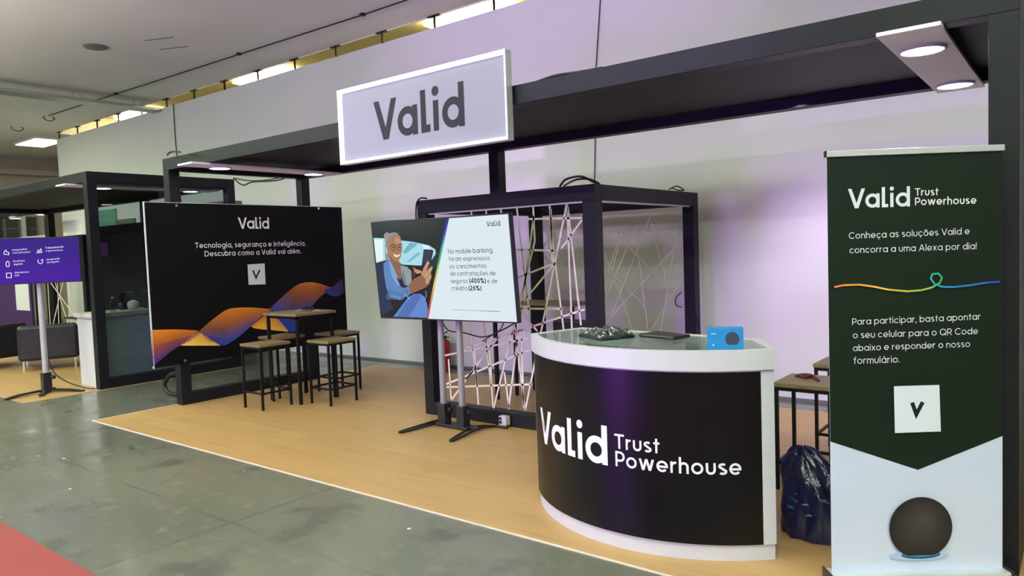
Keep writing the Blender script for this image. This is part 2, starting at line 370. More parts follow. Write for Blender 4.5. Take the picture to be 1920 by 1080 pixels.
def text_quads(txt, w, gap=.2, logo=False):
    h = w/2; x = 0; out = []; lay = []
    for ch in txt:
        st, adv = glyph(ch, h, logo)
        for s_ in st:
            if isinstance(s_, str):
                rr = h*1.32; cy = 1.30 if s_ == 'dot' else rr; q = ar(h, cy, rr, 0, 360, n=14)[:-1]
                out.append([Vector((x+a, b)) for a, b in q])
            elif s_[0] == 'leg':
                _, x0, y0, x1, y1, k = s_; out.append([Vector(p) for p in ((x+x0-k, y0), (x+x1-k, y1), (x+x1+k, y1), (x+x0+k, y0))])
            else:
                out += [[Vector((x+p.x, p.y)) for p in q] for q in ribbon(s_, h)]
            lay += [(st.index(s_) % 3)]*(len(out)-len(lay))
        x += adv+(0 if ch == ' ' else gap)
    return list(zip(out, lay)), x-gap

class Plane:
    """a flat face standing in the scene: O origin, U right, V up (world)"""
    def __init__(s, O, U, V):
        s.O, s.U, s.V = Vector(O), Vector(U).normalized(), Vector(V).normalized(); s.N = s.U.cross(s.V)
    def uv(s, x, y):
        d = fw*FPX+rt*(x-960)-up*(y-540); t = (s.O-EYE).dot(s.N)/d.dot(s.N); q = EYE+d*t-s.O
        return Vector((q.dot(s.U), q.dot(s.V)))
    def P(s, u, v, e=0): return s.O+s.U*u+s.V*v+s.N*e
class Drum:
    """a vertical cylinder face"""
    def __init__(s, c, R): s.c, s.R = Vector(c), R
    def uv(s, x, y):
        d = fw*FPX+rt*(x-960)-up*(y-540); e = EYE-Vector((s.c.x, s.c.y, 0))
        a = d.x**2+d.y**2; b = 2*(d.x*e.x+d.y*e.y); c = e.x**2+e.y**2-s.R**2
        t = (-b-math.sqrt(max(0, b*b-4*a*c)))/(2*a); p = EYE+d*t
        return Vector((math.atan2(p.y-s.c.y, p.x-s.c.x)*s.R, p.z))
    def P(s, u, v, e=0):
        t = u/s.R; return Vector((s.c.x+(s.R+e)*math.cos(t), s.c.y+(s.R+e)*math.sin(t), v))
class Art:
    def __init__(s, surf, e0=.0006): s.s = surf; s.m = MB(); s.e = e0
    def step(s): s.e += .0003
    def poly(s, pts, col, px=True):
        q = [s.s.uv(*p) if px else Vector(p) for p in pts]
        s.m.add([s.s.P(p.x, p.y, s.e) for p in q], [tuple(range(len(q)))], col if not isinstance(col, str) else hx(col)); s.step()
    def text(s, txt, a, b, w, col, gap=.2, logo=False, px=True, vscale=1):
        a = s.s.uv(*a) if px else Vector(a); b = s.s.uv(*b) if px else Vector(b)
        qs, wd = text_quads(txt, w, gap, logo); d = (b-a)/wd; n = Vector((-d.y, d.x))*vscale; col = hx(col) if isinstance(col, str) else col
        for q, k in qs:
            pts = [a+d*p.x+n*p.y for p in q]
            if (pts[1]-pts[0]).cross(pts[2]-pts[1]) < 0: pts.reverse()
            s.m.add([s.s.P(p.x, p.y, s.e+k*.00025) for p in pts], [tuple(range(len(q)))], col)
        s.e += .0006
        s.step()
    def strip(s, ua, lo, ca, cb, n=30, nv=8, mid=None):
        """a smooth patch between two pixel curves, colours ca (list along) to cb"""
        def samp(L, t):
            k = t*(len(L)-1); i = min(int(k), len(L)-2); f = k-i
            p0, p1, p2, p3 = [Vector(L[max(0, min(len(L)-1, j))]) for j in (i-1, i, i+1, i+2)]
            return .5*((2*p1)+(p2-p0)*f+(2*p0-5*p1+4*p2-p3)*f*f+(3*p1-p0-3*p2+p3)*f**3)
        def colr(L, t):
            k = t*(len(L)-1); i = min(int(k), len(L)-2) if len(L) > 1 else 0; f = k-i
            return L[0] if len(L) == 1 else tuple(a*(1-f)+b*f for a, b in zip(L[i], L[i+1]))
        A = [hx(c) for c in ca]; Bc = [hx(c) for c in cb]; Mi = [hx(c) for c in mid] if mid else None
        UA = [s.s.uv(*p) for p in ua]; UB = [s.s.uv(*p) for p in lo]
        def fn(u, v):
            p = samp(UA, u)*(1-v)+samp(UB, u)*v; return s.s.P(p.x, p.y, s.e)
        def cf(u, v):
            a, b = colr(A, u), colr(Bc, u)
            if Mi:
                m_ = colr(Mi, u); return tuple(x*(1-2*v)+y*2*v for x, y in zip(a, m_)) if v < .5 else tuple(x*(2-2*v)+y*(2*v-1) for x, y in zip(m_, b))
            return tuple(x*(1-v)+y*v for x, y in zip(a, b))
        s.m.grid(fn, n, nv, cf); s.step()
    def line(s, pts, w, cols):
        """a coloured stroke along pixel points, width w metres"""
        P_ = [s.s.uv(*p) for p in pts]; qs = ribbon([tuple(p) for p in P_], w/2)
        for i, q in enumerate(qs):
            k = i/max(1, len(qs)-1)*(len(cols)-1); j = min(int(k), len(cols)-2) if len(cols) > 1 else 0; f = k-j
            c = hx(cols[0]) if len(cols) == 1 else tuple(a*(1-f)+b*f for a, b in zip(hx(cols[j]), hx(cols[j+1])))
            s.m.add([s.s.P(p.x, p.y, s.e) for p in q], [(0, 1, 2, 3)], c)
        s.step()
    def build(s, name, m, parent, label=None):
        o = s.m.build(name, m, parent)
        if label: o['label'] = label
        return o
def at(x, y, ax, val):
    """the point of the plane ax = val that shows at pixel x, y"""
    d = fw*FPX+rt*(x-960)-up*(y-540); i = 'xyz'.index(ax); return EYE+d*((val-EYE[i])/d[i])
def smooth_path(pts, n=8):
    P_ = [Vector(p) for p in pts]; out = []
    for i in range(len(P_)-1):
        p0, p1, p2, p3 = [P_[max(0, min(len(P_)-1, j))] for j in (i-1, i, i+1, i+2)]
        for k in range(n):
            f = k/n; out.append(.5*((2*p1)+(p2-p0)*f+(2*p0-5*p1+4*p2-p3)*f*f+(3*p1-p0-3*p2+p3)*f**3))
    return out+[P_[-1]]

# ------------------------------------------------------------------ the hall
WALL_Y, CEIL = 7.4, 4.81
B((-32, -12, -.2), (9, 14, 0)).build('floor', 'concrete', kind='structure')
B((-19.7, WALL_Y, 0), (2.5, WALL_Y+.12, 4.655)).build('wall_back', 'wall', kind='structure')
m_ = B((-32, -12, CEIL), (9, WALL_Y, CEIL+.5)); m_.box((-32, WALL_Y, CEIL), (-19.75, 14, CEIL+.5)); m_.build('ceiling', 'ceil', kind='structure')
m_ = B((-19.75, WALL_Y, 5.31), (9, 12.2, 5.4)); m_.box((-19.75, 12, 3.5), (9, 12.2, 5.31)); m_.build('ceiling_recess', 'cream', kind='structure')
m_ = B((-24.6, -12, 0), (-24.4, 14, CEIL)); m_.box((-24.4, -12, 4.25), (-24.15, 14, 4.40)); m_.build('wall_left', 'farwall', kind='structure')
B((-24.4, 13.8, 0), (-19.75, 14, CEIL)).build('wall_corridor', 'farwall', kind='structure')
B((-8.02, 3.18, .0), (.6, 7.02, .003)).build('floor_wood', 'wood', kind='structure')
m_ = B((-8.02, 3.165, 0), (.6, 3.18, .005)); m_.box((-8.032, 3.165, 0), (-8.02, 7.02, .005)); m_.build('trim_1', 'trim', kind='structure')
B((-16.5, 3.14, 0), (-9.84, 6.06, .003)).build('floor_neighbour', 'wood', kind='structure')
m_ = B((-9.84, WALL_Y-.015, 0), (2.5, WALL_Y, .03)); m_.build('baseboard_back', 'grey', kind='structure')
B((-14.2, WALL_Y-.02, CEIL-.015), (8, WALL_Y+.0, CEIL)).build('trim_2', 'ceil', kind='structure')
tag(B((-17, .1, 0), (6, 1.555, .004)).build('red_carpet', 'carpet'), 'red aisle carpet lying on the grey concrete floor', 'carpet')

# brackets under the ceiling edge holding the partition wall
br0 = None
for i in range(14):
    x = -19.5+i*1.045
    if br0 is None:
        br0 = thing('wall_bracket', 'x', 'bracket', (x, WALL_Y-.012, 4.65), group='ceiling brackets above the back wall')
        MB().box((-.11, -.03, .145), (.11, .03, .157)).build('plate', 'black', br0, world=False)
        MB().box((-.012, -.012, 0), (.012, .012, .145)).build('rod', 'black', br0, world=False)
        o = br0
    else: o = dup(br0, (x, WALL_Y-.012, 4.65), 'x')
    o['label'] = 'black T-shaped bracket between the ceiling edge and the white partition wall'
# fluorescent boxes in the recess behind the wall and one on the left ceiling
for i, (x, lab) in enumerate(((-7.55, 'bright fluorescent ceiling light behind the wall above the hanging sign'), (-13.05, 'bright fluorescent ceiling light behind the wall left of the stand header'), (-18.45, 'bright fluorescent ceiling light just beyond the metal duct end'))):
    t = thing('ceiling_light', lab, 'ceiling light', (x, 8.78, 5.31), group='fluorescent lights behind the wall')
    B((x-.6, 8.7, 5.27), (x+.6, 8.87, 5.31)).build('housing', 'whitemat', t); B((x-.74, 8.55, 5.20), (x+.74, 9.02, 5.25)).build('diffuser', 'tube', t); B((x-.6, 8.7, 5.25), (x+.6, 8.87, 5.27)).build('spine', 'whitemat', t)
t = thing('ceiling_light', 'bright square ceiling light at far left beside the wall end', 'ceiling light', (-21.2, 7.6, CEIL))
B((-21.95, 7.2, CEIL-.04), (-20.5, 7.95, CEIL)).build('housing', 'whitemat', t); B((-21.9, 7.25, CEIL-.055), (-20.55, 7.9, CEIL-.04)).build('diffuser', 'tubew', t)
# duct, conduit, ceiling bits
t = thing('cable_duct', 'galvanised cable duct hung under the ceiling at upper left', 'duct', (-14.7, 5.5, 4.62))
B((-14.85, 2.2, 4.60), (-14.5, 7.38, 4.66)).build('tray', 'galv', t, bevel=.01)
for y in (5.9, 7.0, 4.4):
    for x in (-14.83, -14.52): MB().tube([(x, y, 4.66), (x, y, CEIL)], .008, 6).build('hanger', 'galv', t)
p = [at(680, 28, 'z', 4.79), at(448, 102, 'z', 4.79), at(218, 176, 'z', 4.79), at(91, 217, 'z', 4.79)]
t = thing('ceiling_conduit', 'thin dark conduit running along the grey ceiling', 'conduit', p[1])
MB().tube([p[0]+Vector((5, 0, 0))]+p, .009, 6).build('pipe', 'black', t)
for q in (p[1], p[2], p[0]): B((q.x-.03, q.y-.03, 4.78), (q.x+.03, q.y+.03, CEIL)).build('clamp', 'black', t)
t = thing('ceiling_hook', 'wire hook at the conduit end on the ceiling', 'hook', (-17.6, 6.49, CEIL))
MB().tube(smooth_path([(-17.6, 6.42, CEIL), (-17.6, 6.38, CEIL-.04), (-17.6, 6.49, CEIL-.09), (-17.6, 6.6, CEIL-.04), (-17.6, 6.55, CEIL)]), .009, 6).build('wire', 'black', t)
t = thing('ceiling_hook', 'wire hook on the ceiling left of the conduit end', 'hook', (-19.3, 6.44, CEIL))
MB().tube(smooth_path([(-19.3, 6.36, CEIL), (-19.3, 6.32, CEIL-.04), (-19.3, 6.45, CEIL-.10), (-19.3, 6.57, CEIL-.04), (-19.3, 6.52, CEIL)]), .009, 6).build('wire', 'black', t)
t = MB().lathe([(0, CEIL-.02), (.15, CEIL-.02), (.17, CEIL)], (-11.5, 4.93, 0), 28).build('ceiling_disc', 'grey'); tag(t, 'round grey cover plate on the ceiling', 'cover plate')
for (x, y), lab in (((298, 73), 'thin dark scrap of tape on the ceiling, upper of two'), ((326, 90), 'thin dark scrap of tape on the ceiling, lower of two')):
    q = at(x, y, 'z', CEIL-.004); t = MB().bar(q-Vector((.22, .1, 0)), q+Vector((.22, .1, 0)), .02, .006).build('tape_scrap', 'grey'); tag(t, lab, 'tape')
# cables on the wall
t = MB().tube([(-14.02, 7.385, 4.66), (-14.03, 7.385, 4.0), (-13.97, 7.385, 3.3), (-13.95, 7.385, 2.5)], .009, 6).build('wall_cable', 'cable'); tag(t, 'black cable hanging down the white wall by the duct end', 'cable')
t = MB().tube([(-4.34, 7.385, 4.655), (-4.36, 7.385, 4.4), (-4.44, 7.385, 3.67), (-4.48, 7.385, 2.85), (-4.52, 7.385, 2.1)], .006, 6).build('wall_cable', 'cable'); tag(t, 'thin dark cable hanging down the lilac wall right of the sign', 'cable')

# ------------------------------------------------------------------ main stand frame
def frame_parts(t, x0, x1, y0, y1, zb, zt, w=.12, mids=(), sill_left=False):
    for x, y in ((x0, y0), (x1-w, y0), (x0, y1-w), (x1-w, y1-w)): B((x, y, 0), (x+w, y+w, zb)).build('post', 'frame', t, .003)
    B((x0, y0, zb), (x1, y0+w, zt)).build('beam', 'frame', t, .003); B((x0, y1-w, zb), (x1, y1, zt)).build('beam', 'frame', t, .003)
    B((x0, y0+w, zb), (x0+w, y1-w, zt)).build('beam', 'frame', t, .003); B((x1-w, y0+w, zb), (x1, y1-w, zt)).build('beam', 'frame', t, .003)
    B((x0+w, y0+w, zt-.05), (x1-w, y1-w, zt-.03)).build('roof_panel', 'roof', t)
st = thing('stand_frame', 'large anthracite pergola frame over the stand with black roof', 'frame', (-4.1, 4.9, 0))
frame_parts(st, -8.02, -.23, 4.06, 5.91, 2.61, 2.74)
B((-4.78, 5.79, 2.128), (-4.66, 5.91, 2.61)).build('post', 'frame', st, .003)
B((-8.02, 4.18, .0), (-7.9, 5.79, .13)).build('sill', 'frame', st, .003)
B((-.262, 4.18, .0), (-.23, 5.79, 2.61)).build('side_panel', 'roof', st)

def light_panel(label, x0, x1, y0, y1, z0, lamps, group):
    t = thing('light_panel', label, 'light', ((x0+x1)/2, (y0+y1)/2, z0), group=group)
    B((x0, y0, z0), (x1, y1, z0+.02)).build('board', 'whitemat', t, .002)
    for (x, y) in lamps:
        r = MB().lathe([(.115, z0), (.115, z0-.012), (.10, z0-.016), (.10, z0-.004)], (x, y, 0), 32).build('downlight_rim', 'white', t)
        MB().lathe([(0, z0-.012), (.10, z0-.012)], (x, y, 0), 32).build('diffuser', 'lamp', r)
    return t
G_LP = 'white downlight boards under the frames'
light_panel('white board with two round downlights under the right end of the stand frame', -.807, -.53, 3.99, 5.91, 2.588, ((-.672, 4.42), (-.668, 5.62)), G_LP)
light_panel('white board with two round downlights above the wave display board', -7.36, -7.08, 3.88, 5.80, 2.588, ((-7.24, 4.28), (-7.2, 5.45)), G_LP)

# lit sign on the header
sg = thing('lightbox_sign', 'glowing white sign box reading Valid on the stand header', 'sign', (-4.0, 4.04, 2.36))
SX0, SX1, SZ0, SZ1, SY = -4.885, -3.10, 2.362, 2.975, 3.985
m_ = MB()
for a, b in (((SX0, SY-.012, SZ1-.014), (SX1, SY+.055, SZ1)), ((SX0, SY-.012, SZ0), (SX1, SY+.055, SZ0+.014)), ((SX0, SY-.012, SZ0+.014), (SX0+.014, SY+.055, SZ1-.014)), ((SX1-.014, SY-.012, SZ0+.014), (SX1, SY+.055, SZ1-.014))): m_.box(a, b)
m_.build('frame', 'alu', sg, .002)
B((SX0+.014, SY+.028, SZ0+.014), (SX1-.014, SY+.055, SZ1-.014)).build('face', 'signface', sg)
m_ = MB(); e = .014; k = .013
for a, b in (((SX0+e, SY+.004, SZ1-e-k), (SX1-e, SY+.02, SZ1-e)), ((SX0+e, SY+.004, SZ0+e), (SX1-e, SY+.02, SZ0+e+k)), ((SX0+e, SY+.004, SZ0+e+k), (SX0+e+k, SY+.02, SZ1-e-k)), ((SX1-e-k, SY+.004, SZ0+e+k), (SX1-e, SY+.02, SZ1-e-k))): m_.box(a, b)
m_.build('led_strip', 'led', sg)
A = Art(Plane((0, SY+.028, 0), (1, 0, 0), (0, 0, 1)), .001)
u0, u1 = A.s.uv(703, 258), A.s.uv(872, 234)
A.text('Valid', (u0.x, 2.515), (u1.x, 2.515), .25, (.022, .020, .028), gap=.16, logo=True, px=False, vscale=1.02)
A.build('lettering', 'print', sg, 'dark grey logo lettering on the sign')

# display board on the left side of the frame, facing the stand
bd = thing('display_board', 'black display board with orange and blue wave, facing the stools', 'display board', (-7.9, 5.07, .47))
BP = Plane((-7.876, 3.765, .468), (0, 1, 0), (0, 0, 1))
B((-7.899, 3.765, .468), (-7.877, 6.395, 2.25)).build('panel', 'inkblack', bd)
m_ = B((-7.899, 3.757, .462), (-7.875, 3.765, 2.256)); m_.box((-7.899, 3.765, 2.25), (-7.877, 6.395, 2.256)); m_.build('edge_strip', 'white', bd)
A = Art(BP)
A.strip([(380, 618), (411, 640), (412, 648)][:1]+[(390, 620), (411, 640)], [(330, 647), (350, 648), (413, 648)], ['e08a20', 'd88a25', 'c98a30'], ['f3c040', 'ffd75a', 'f0c050'], 10, 6)
A.strip([(283, 619), (310, 618), (340, 618), (372, 620)], [(286, 688), (300, 676), (322, 658), (345, 643)], ['e59128', 'e48a22', 'd9801f', 'c77a24'], ['2c2a78', '3a2f7c', '5a2f50', '8a4626'], 30, 8, ['a05026', 'a2522a', 'a04c22', 'b0622a'])
A.strip([(372, 622), (400, 598), (425, 581), (447, 577), (480, 577), (512, 580)], [(410, 646), (425, 646), (452, 628), (475, 607), (496, 589), (512, 581)], ['7a4a3a', 'b06a2a', 'd98126', 'e08422', 'd07a2a', 'b5602a'], ['1d3f9c', '2348a8', '26489c', '5a4a74', 'b0622e', 'b5602a'], 36, 8, ['40386c', '66423c', 'a35c2e', 'b8662c', 'c57030', 'b5602a'])
A.strip([(505, 584), (525, 583), (537, 600), (541, 621)], [(470, 612), (480, 616), (510, 619), (541, 622)], ['a85c2a', 'c07428', 'c07828', 'c48a30'], ['dd8a26', 'f0b23a', 'f5c24a', 'f0c050'], 14, 6)
A.strip([(505, 579), (520, 565), (540, 547), (560, 533), (580, 529), (600, 532), (622, 540)], [(540, 620), (552, 622), (562, 600), (580, 580), (595, 562), (612, 548), (628, 545)], ['3a3a80', '5a4878', '8a5038', 'b8692a', 'cc7a26', 'c07430', '9a5a3a'], ['1e3c9a', '2146ac', '26429a', '30407e', '7a4a44', '9a5a3a', '604a60'], 36, 8, ['253c92', '32407e', '5c4248', '8a4e30', 'a85e2a', '9a5632', '7a5048'])
A.strip([(607, 545), (625, 537), (642, 521)], [(616, 553), (632, 556), (645, 549)], ['2c3c98', '4a3a6a', '40304a'], ['26409e', '32407e', '40304a'], 12, 4)
for k in range(10):
    A.line([(284+k*7.5, 676-k*3.9), (303+k*8, 645-k*2.4), (326+k*6, 625)], .006, ['5a3a8a', '8a5a5a', 'c07a3a'])
for k in range(7):
    A.line([(506+k*5.2, 578-k*4.2), (516+k*5.2, 592-k*3.6), (524+k*5, 610-k*4)], .005, ['6a7ad0', '3a56b8', '2446a8'])
    A.line([(377+k*5.5, 622-k*.5), (383+k*5.5, 632), (396+k*4, 641)], .005, ['7a7ac0', '4a5ab0', '2c4aa4'])
b0 = [A.s.uv(446, 429), A.s.uv(504, 427)]
A.text('Valid', (b0[0].x, b0[0].y), (b0[1].x, b0[0].y), .22, 'f4f4f4', gap=.14, logo=True, px=False)
for tx, a, b in (('Tecnologia, segurança e inteligência.', (365, 466), (572, 460)), ('Descubra como a Valid vai além.', (383, 481), (563, 475))):
    ua, ub = A.s.uv(*a), A.s.uv(*b); vm = (ua.y+ub.y)/2
    A.text(tx, (ua.x, vm), (ub.x, vm), .19, 'e8e8e8', px=False)
A.poly([(463, 496), (495, 494), (497, 533), (465, 534)], 'd0d2d2')
A.line([(473, 507), (479, 521), (486, 506)], .022, ['202022'])
A.build('printed_graphic', 'print', bd)
for x, y in ((330, 385.5), (596, 391), (346, 676)):
    q = at(x, y, 'x', -7.876); MB().tube([(-7.878, q.y, q.z), (-7.862, q.y, q.z)], .016, 14).build('standoff_screw', 'chrome', bd)

# ------------------------------------------------------------------ lattice cube
cb = thing('lattice_booth', 'open black cube frame strung with pale straps behind the television', 'booth', (-4.15, 6.1, 0))
CX0, CX1, CY0, CY1, CT = -5.17, -3.135, 5.13, 7.16, 2.12
for x, y in ((CX0, CY0), (CX1-.12, CY0), (CX0, CY1-.2), (CX1-.12, CY1-.12)): B((x, y, 0), (x+.12, y+.12, CT-.13)).build('post', 'frame', cb, .003)
for a, b in (((CX0, CY0), (CX1, CY0+.12)), ((CX0, CY1-.12), (CX1, CY1)), ((CX0, CY0+.12), (CX0+.12, CY1-.12)), ((CX1-.12, CY0+.12), (CX1, CY1-.12))):
    B((*a, CT-.13), (*b, CT)).build('beam', 'frame', cb, .003)
B((CX0+.12, CY0, 0), (CX1-.12, CY0+.12, .13)).build('sill', 'frame', cb, .003)
B((CX1-.12, CY0+.12, 0), (CX1, CY1-.12, .13)).build('sill', 'frame', cb, .003)
m_ = B((CX0+.12, CY0+.03, CT-.145), (CX1-.12, CY0+.055, CT-.13)); m_.box((CX1-.055, CY0+.12, CT-.145), (CX1-.03, CY1-.12, CT-.13)); m_.build('hook_rail', 'alu', cb)
def ropes(plane, segs, w):
    for (a, b) in segs:
        pa, pb = [plane.P(*plane.uv(*q)) for q in (a, b)]
        MB().bar(pa, pb, w, .003, plane.N.cross((pb-pa).normalized()).cross((pb-pa).normalized())).build('strap', 'rope', cb)
z5 = lambda x, y: (780+x/4.153, 380+y/4.153)
z4b = lambda x, y: (800+x/4.5, 600+y/4.5)
FP = Plane((CX0, CY0+.045, 0), (1, 0, 0), (0, 0, 1))
front = [(z5(912, 25), z5(925, 300)), (z5(925, 300), z4b(565, 745)), (z5(918, 100), z4b(690, 752)), (z5(1040, 15), z5(1075, 470)), (z5(1050, 50), z5(1060, 460)), (z5(1175, 5), z4b(830, 770)), (z5(1178, 20), z5(1215, 1010)), (z5(1183, 40), z5(1285, 955)),
         (z5(860, 128), z5(1293, 118)), (z5(750, 365), z5(1085, 374)), (z5(770, 592), z5(1085, 470)), (z5(790, 825), z5(1145, 826)), (z5(790, 825), z5(1085, 470)), (z5(795, 835), z5(945, 1000)),
         (z4b(150, 300), z4b(860, 155)), (z4b(330, 240), z5(1315, 830)), (z4b(155, 545), z4b(870, 252)), (z4b(150, 567), z4b(890, 542)), (z4b(205, 680), z4b(520, 250)), (z4b(335, 500), z4b(420, 400)),
         (z4b(520, 250), z4b(640, 100)), (z4b(185, 330), z4b(208, 680)), (z4b(405, 260), z4b(437, 715)), (z4b(530, 240), z4b(560, 740)), (z4b(655, 440), z4b(697, 752)), (z4b(745, 60), z4b(830, 770)), (z4b(800, 60), z4b(818, 740)),
         (z4b(240, 15), z4b(275, 230)), (z4b(360, 20), z4b(430, 560)), (z4b(480, 20), z4b(545, 560)), (z5(545, 55), z5(548, 90)), (z5(660, 45), z5(665, 90)), (z5(430, 65), z5(434, 95)), (z5(785, 40), z5(880, 840)), (z5(1293, 135), z5(1130, 360)), (z5(1085, 470), z5(1150, 990))]
ropes(FP, front, .017)
z4c = lambda x, y: (920+x/2.843, 300+y/2.843)
RP = Plane((CX1-.045, CY0, 0), (0, 1, 0), (0, 0, 1))
right = [(z4c(620, 890), z4c(850, 300)), (z4c(608, 740), z4c(780, 350)), (z4c(605, 660), z4c(700, 370)), (z4c(660, 380), z4c(950, 690)), (z4c(600, 480), z4c(750, 890)), (z4c(786, 490), z4c(838, 905)), (z4c(855, 340), z4c(940, 660)), (z4c(995, 360), z4c(905, 920)),
         (z4c(998, 450), z4c(610, 870)), (z4c(1005, 660), z4c(850, 915)), (z4c(640, 600), z4c(820, 780)), (z4c(920, 375), z4c(998, 405)), (z4c(700, 400), z4c(610, 700))]
ropes(RP, right, .008)
LB = Plane((CX0, CY1-.05, 0), (1, 0, 0), (0, 0, 1))
back = [(z5(970, 190), z5(1045, 260)), (z5(1045, 260), z5(985, 355)), (z5(985, 390), z5(1040, 470)), (z5(1000, 670), z5(1180, 440)), (z5(1220, 705), z5(1300, 550)), (z5(1000, 745), z5(1075, 560)), (z5(1000, 700), z5(1060, 800))]
ropes(LB, back, .008)
# black loose cables on the cube
def cable(label, pts, r=.007, name='cable', m='cable'):
    return tag(MB().tube(smooth_path(pts), r, 7).build(name, m), label, 'cable')
cable('loops of black cable on top of the cube above its front corner', [at(1050, 349, 'z', 2.13), at(1062, 336, 'y', 5.3), at(1090, 331, 'y', 5.35), at(1112, 341, 'y', 5.4), at(1124, 345, 'z', 2.13), at(1105, 336, 'y', 5.45), at(1080, 337, 'y', 5.5), at(1058, 348, 'z', 2.135)], .009)
cable('small tangle of cable on the cube top near its back corner', [at(1255, 355, 'z', 2.13), at(1268, 349, 'y', 6.8), at(1282, 356, 'z', 2.13), at(1272, 357, 'y', 6.75), at(1262, 353, 'z', 2.132)], .007)
cable('black cable drooping down the left post of the cube', [at(800, 372, 'z', 2.125), at(788, 372, 'y', 5.12), at(781, 382, 'y', 5.12), at(780, 405, 'y', 5.12), at(783, 440, 'y', 5.12)], .008)
cable('black cord looping beside the right post of the cube', [at(1306, 590, 'x', -3.12), at(1311, 620, 'x', -3.11), at(1309, 650, 'x', -3.11), at(1307, 700, 'x', -3.12)], .008)
cable('black cable lying along the top of the stand header', [at(1000, 156, 'z', 2.748), at(1040, 142, 'y', 4.12), at(1085, 135, 'y', 4.12), at(1130, 127, 'z', 2.748)], .009)
cable('black cables drooping between the two stand frames above the board', [at(438, 334, 'y', 5.95), at(455, 347, 'y', 5.95), at(475, 341, 'y', 5.95), at(520, 338, 'y', 5.95), at(552, 326, 'y', 5.93), at(560, 316, 'y', 5.918)], .010)
cable('thin black cable strung above the board from the left frame post', [at(438, 334, 'y', 5.96), at(470, 339, 'y', 5.96), at(510, 336, 'y', 5.96), at(548, 326, 'y', 5.945), at(552, 314, 'y', 5.916)], .008)
cable('curl of cable at the top left corner of the stand frame', [at(314, 291, 'z', 2.745), at(318, 286, 'y', 4.1), at(328, 284, 'y', 4.1), at(338, 285, 'z', 2.745)], .008)
cable('thick black cable looping out behind the left stand post near the floor', [at(333, 700, 'y', 4.3), at(318, 704, 'y', 4.3), at(309, 720, 'y', 4.3), at(315, 736, 'y', 4.3), at(334, 741, 'y', 4.3)], .026)
cable('thin cord curling on the strap net of the cube right side', [at(1277, 548, 'x', -3.16), at(1267, 560, 'x', -3.16), at(1268, 572, 'x', -3.16), at(1278, 576, 'x', -3.16)], .006)

# small table and tall chair inside the cube
tt = thing('side_table', 'dark wooden table standing inside the lattice cube', 'table', (-4.55, 6.5, 0))
B((-4.95, 6.25, 1.0), (-4.1, 6.65, 1.03)).build('tabletop', 'seat', tt, .004)
for x in (-4.92, -4.16): 
    for y in (6.27, 6.60): B((x, y, 0), (x+.03, y+.03, 1.0)).build('leg', 'black', tt)
hc = thing('black_chair', 'tall black upholstered chair behind the straps, left of the counter', 'chair', (-4.15, 5.85, 0))
def rbox(a, b, name, m, parent, bev=.03): return B(a, b).build(name, m, parent, bev)
rbox((-4.30, 5.75, .40), (-3.72, 6.2, .50), 'seat', 'leather', hc); rbox((-4.30, 6.13, .45), (-3.72, 6.21, .88), 'backrest', 'leather', hc)
for x in (-4.27, -3.78):
    for y in (5.78, 6.14): B((x, y, 0), (x+.03, y+.03, .42)).build('leg', 'black', hc)
m_ = MB().bar((-4.26, 5.8, .15), (-3.77, 6.16, .15), .02, .02); m_.bar((-4.26, 6.16, .12), (-3.77, 5.8, .12), .02, .02); m_.build('stretcher', 'black', hc)
tag(B((-4.98, 6.0, 0), (-4.945, 6.035, 1.95)).build('black_pole', 'black'), 'thin black pole standing inside the lattice cube below the television', 'pole')
# fire extinguisher on the floor at the wall
fe = thing('fire_extinguisher', 'red fire extinguisher standing by the wall behind the straps', 'fire extinguisher', (-6.86, 7.22, 0))
MB().lathe([(0, .003), (.075, .003), (.08, .03), (.08, .34), (.065, .39), (.028, .42), (.025, .44)], (-6.86, 7.22, 0), 24).build('cylinder', 'red', fe)
m_ = MB().lathe([(.03, .43), (.03, .46), (0, .47)], (-6.86, 7.22, 0), 14); m_.bar((-6.90, 7.20, .47), (-6.76, 7.18, .53), .02, .012); m_.bar((-6.90, 7.20, .455), (-6.74, 7.18, .45), .02, .012); m_.build('valve', 'black', fe)
MB().tube(smooth_path([(-6.9, 7.2, .45), (-6.98, 7.18, .40), (-6.97, 7.16, .25), (-6.95, 7.15, .12)]), .012, 8).build('hose', 'black', fe)
B((-6.92, 7.139, .12), (-6.80, 7.143, .27)).build('paper_label', 'stone', fe)

# ------------------------------------------------------------------ television on its stand
TC = (-4.445, 4.655, 1.455); TYAW, TPIT = .0355, .079
tv = thing('television', 'large black-framed television on poles showing a woman with phone on a white slide', 'television', TC, (TPIT, 0, TYAW))
TR = ROOT[tv.name]; TWd, THt = 1.604, .908
def tvl(m): return m
B((-TWd/2, 0, -THt/2), (TWd/2, .05, THt/2)).build('casing', 'plastic', tv, .004, world=False)
B((-.35, .05, -.25), (.35, .085, .25)).build('rear_cover', 'plastic', tv, .01, world=False)
U = TR.to_3x3() @ Vector((1, 0, 0)); V = TR.to_3x3() @ Vector((0, 0, 1))
TP = Plane(TR @ Vector((0, -.001, 0)), U, V)
bz = .012
A = Art(TP, .0004)
hw_, hh_ = TWd/2-bz, THt/2-bz
A.poly([(-hw_, -hh_), (hw_, -hh_), (hw_, hh_), (-hw_, hh_)], 'dbe9ef', px=False)
zt = lambda x, y: (680+x/4.5, 380+y/4.5)
def tp(L, c): A.poly([zt(*p) for p in L], c)
c0 = TP.uv(*zt(724, 128)); c1 = TP.uv(*zt(553, 972))
A.poly([(-hw_, -hh_), (c1.x, -hh_), (c0.x, hh_), (-hw_, hh_)], '2c3433', px=False)
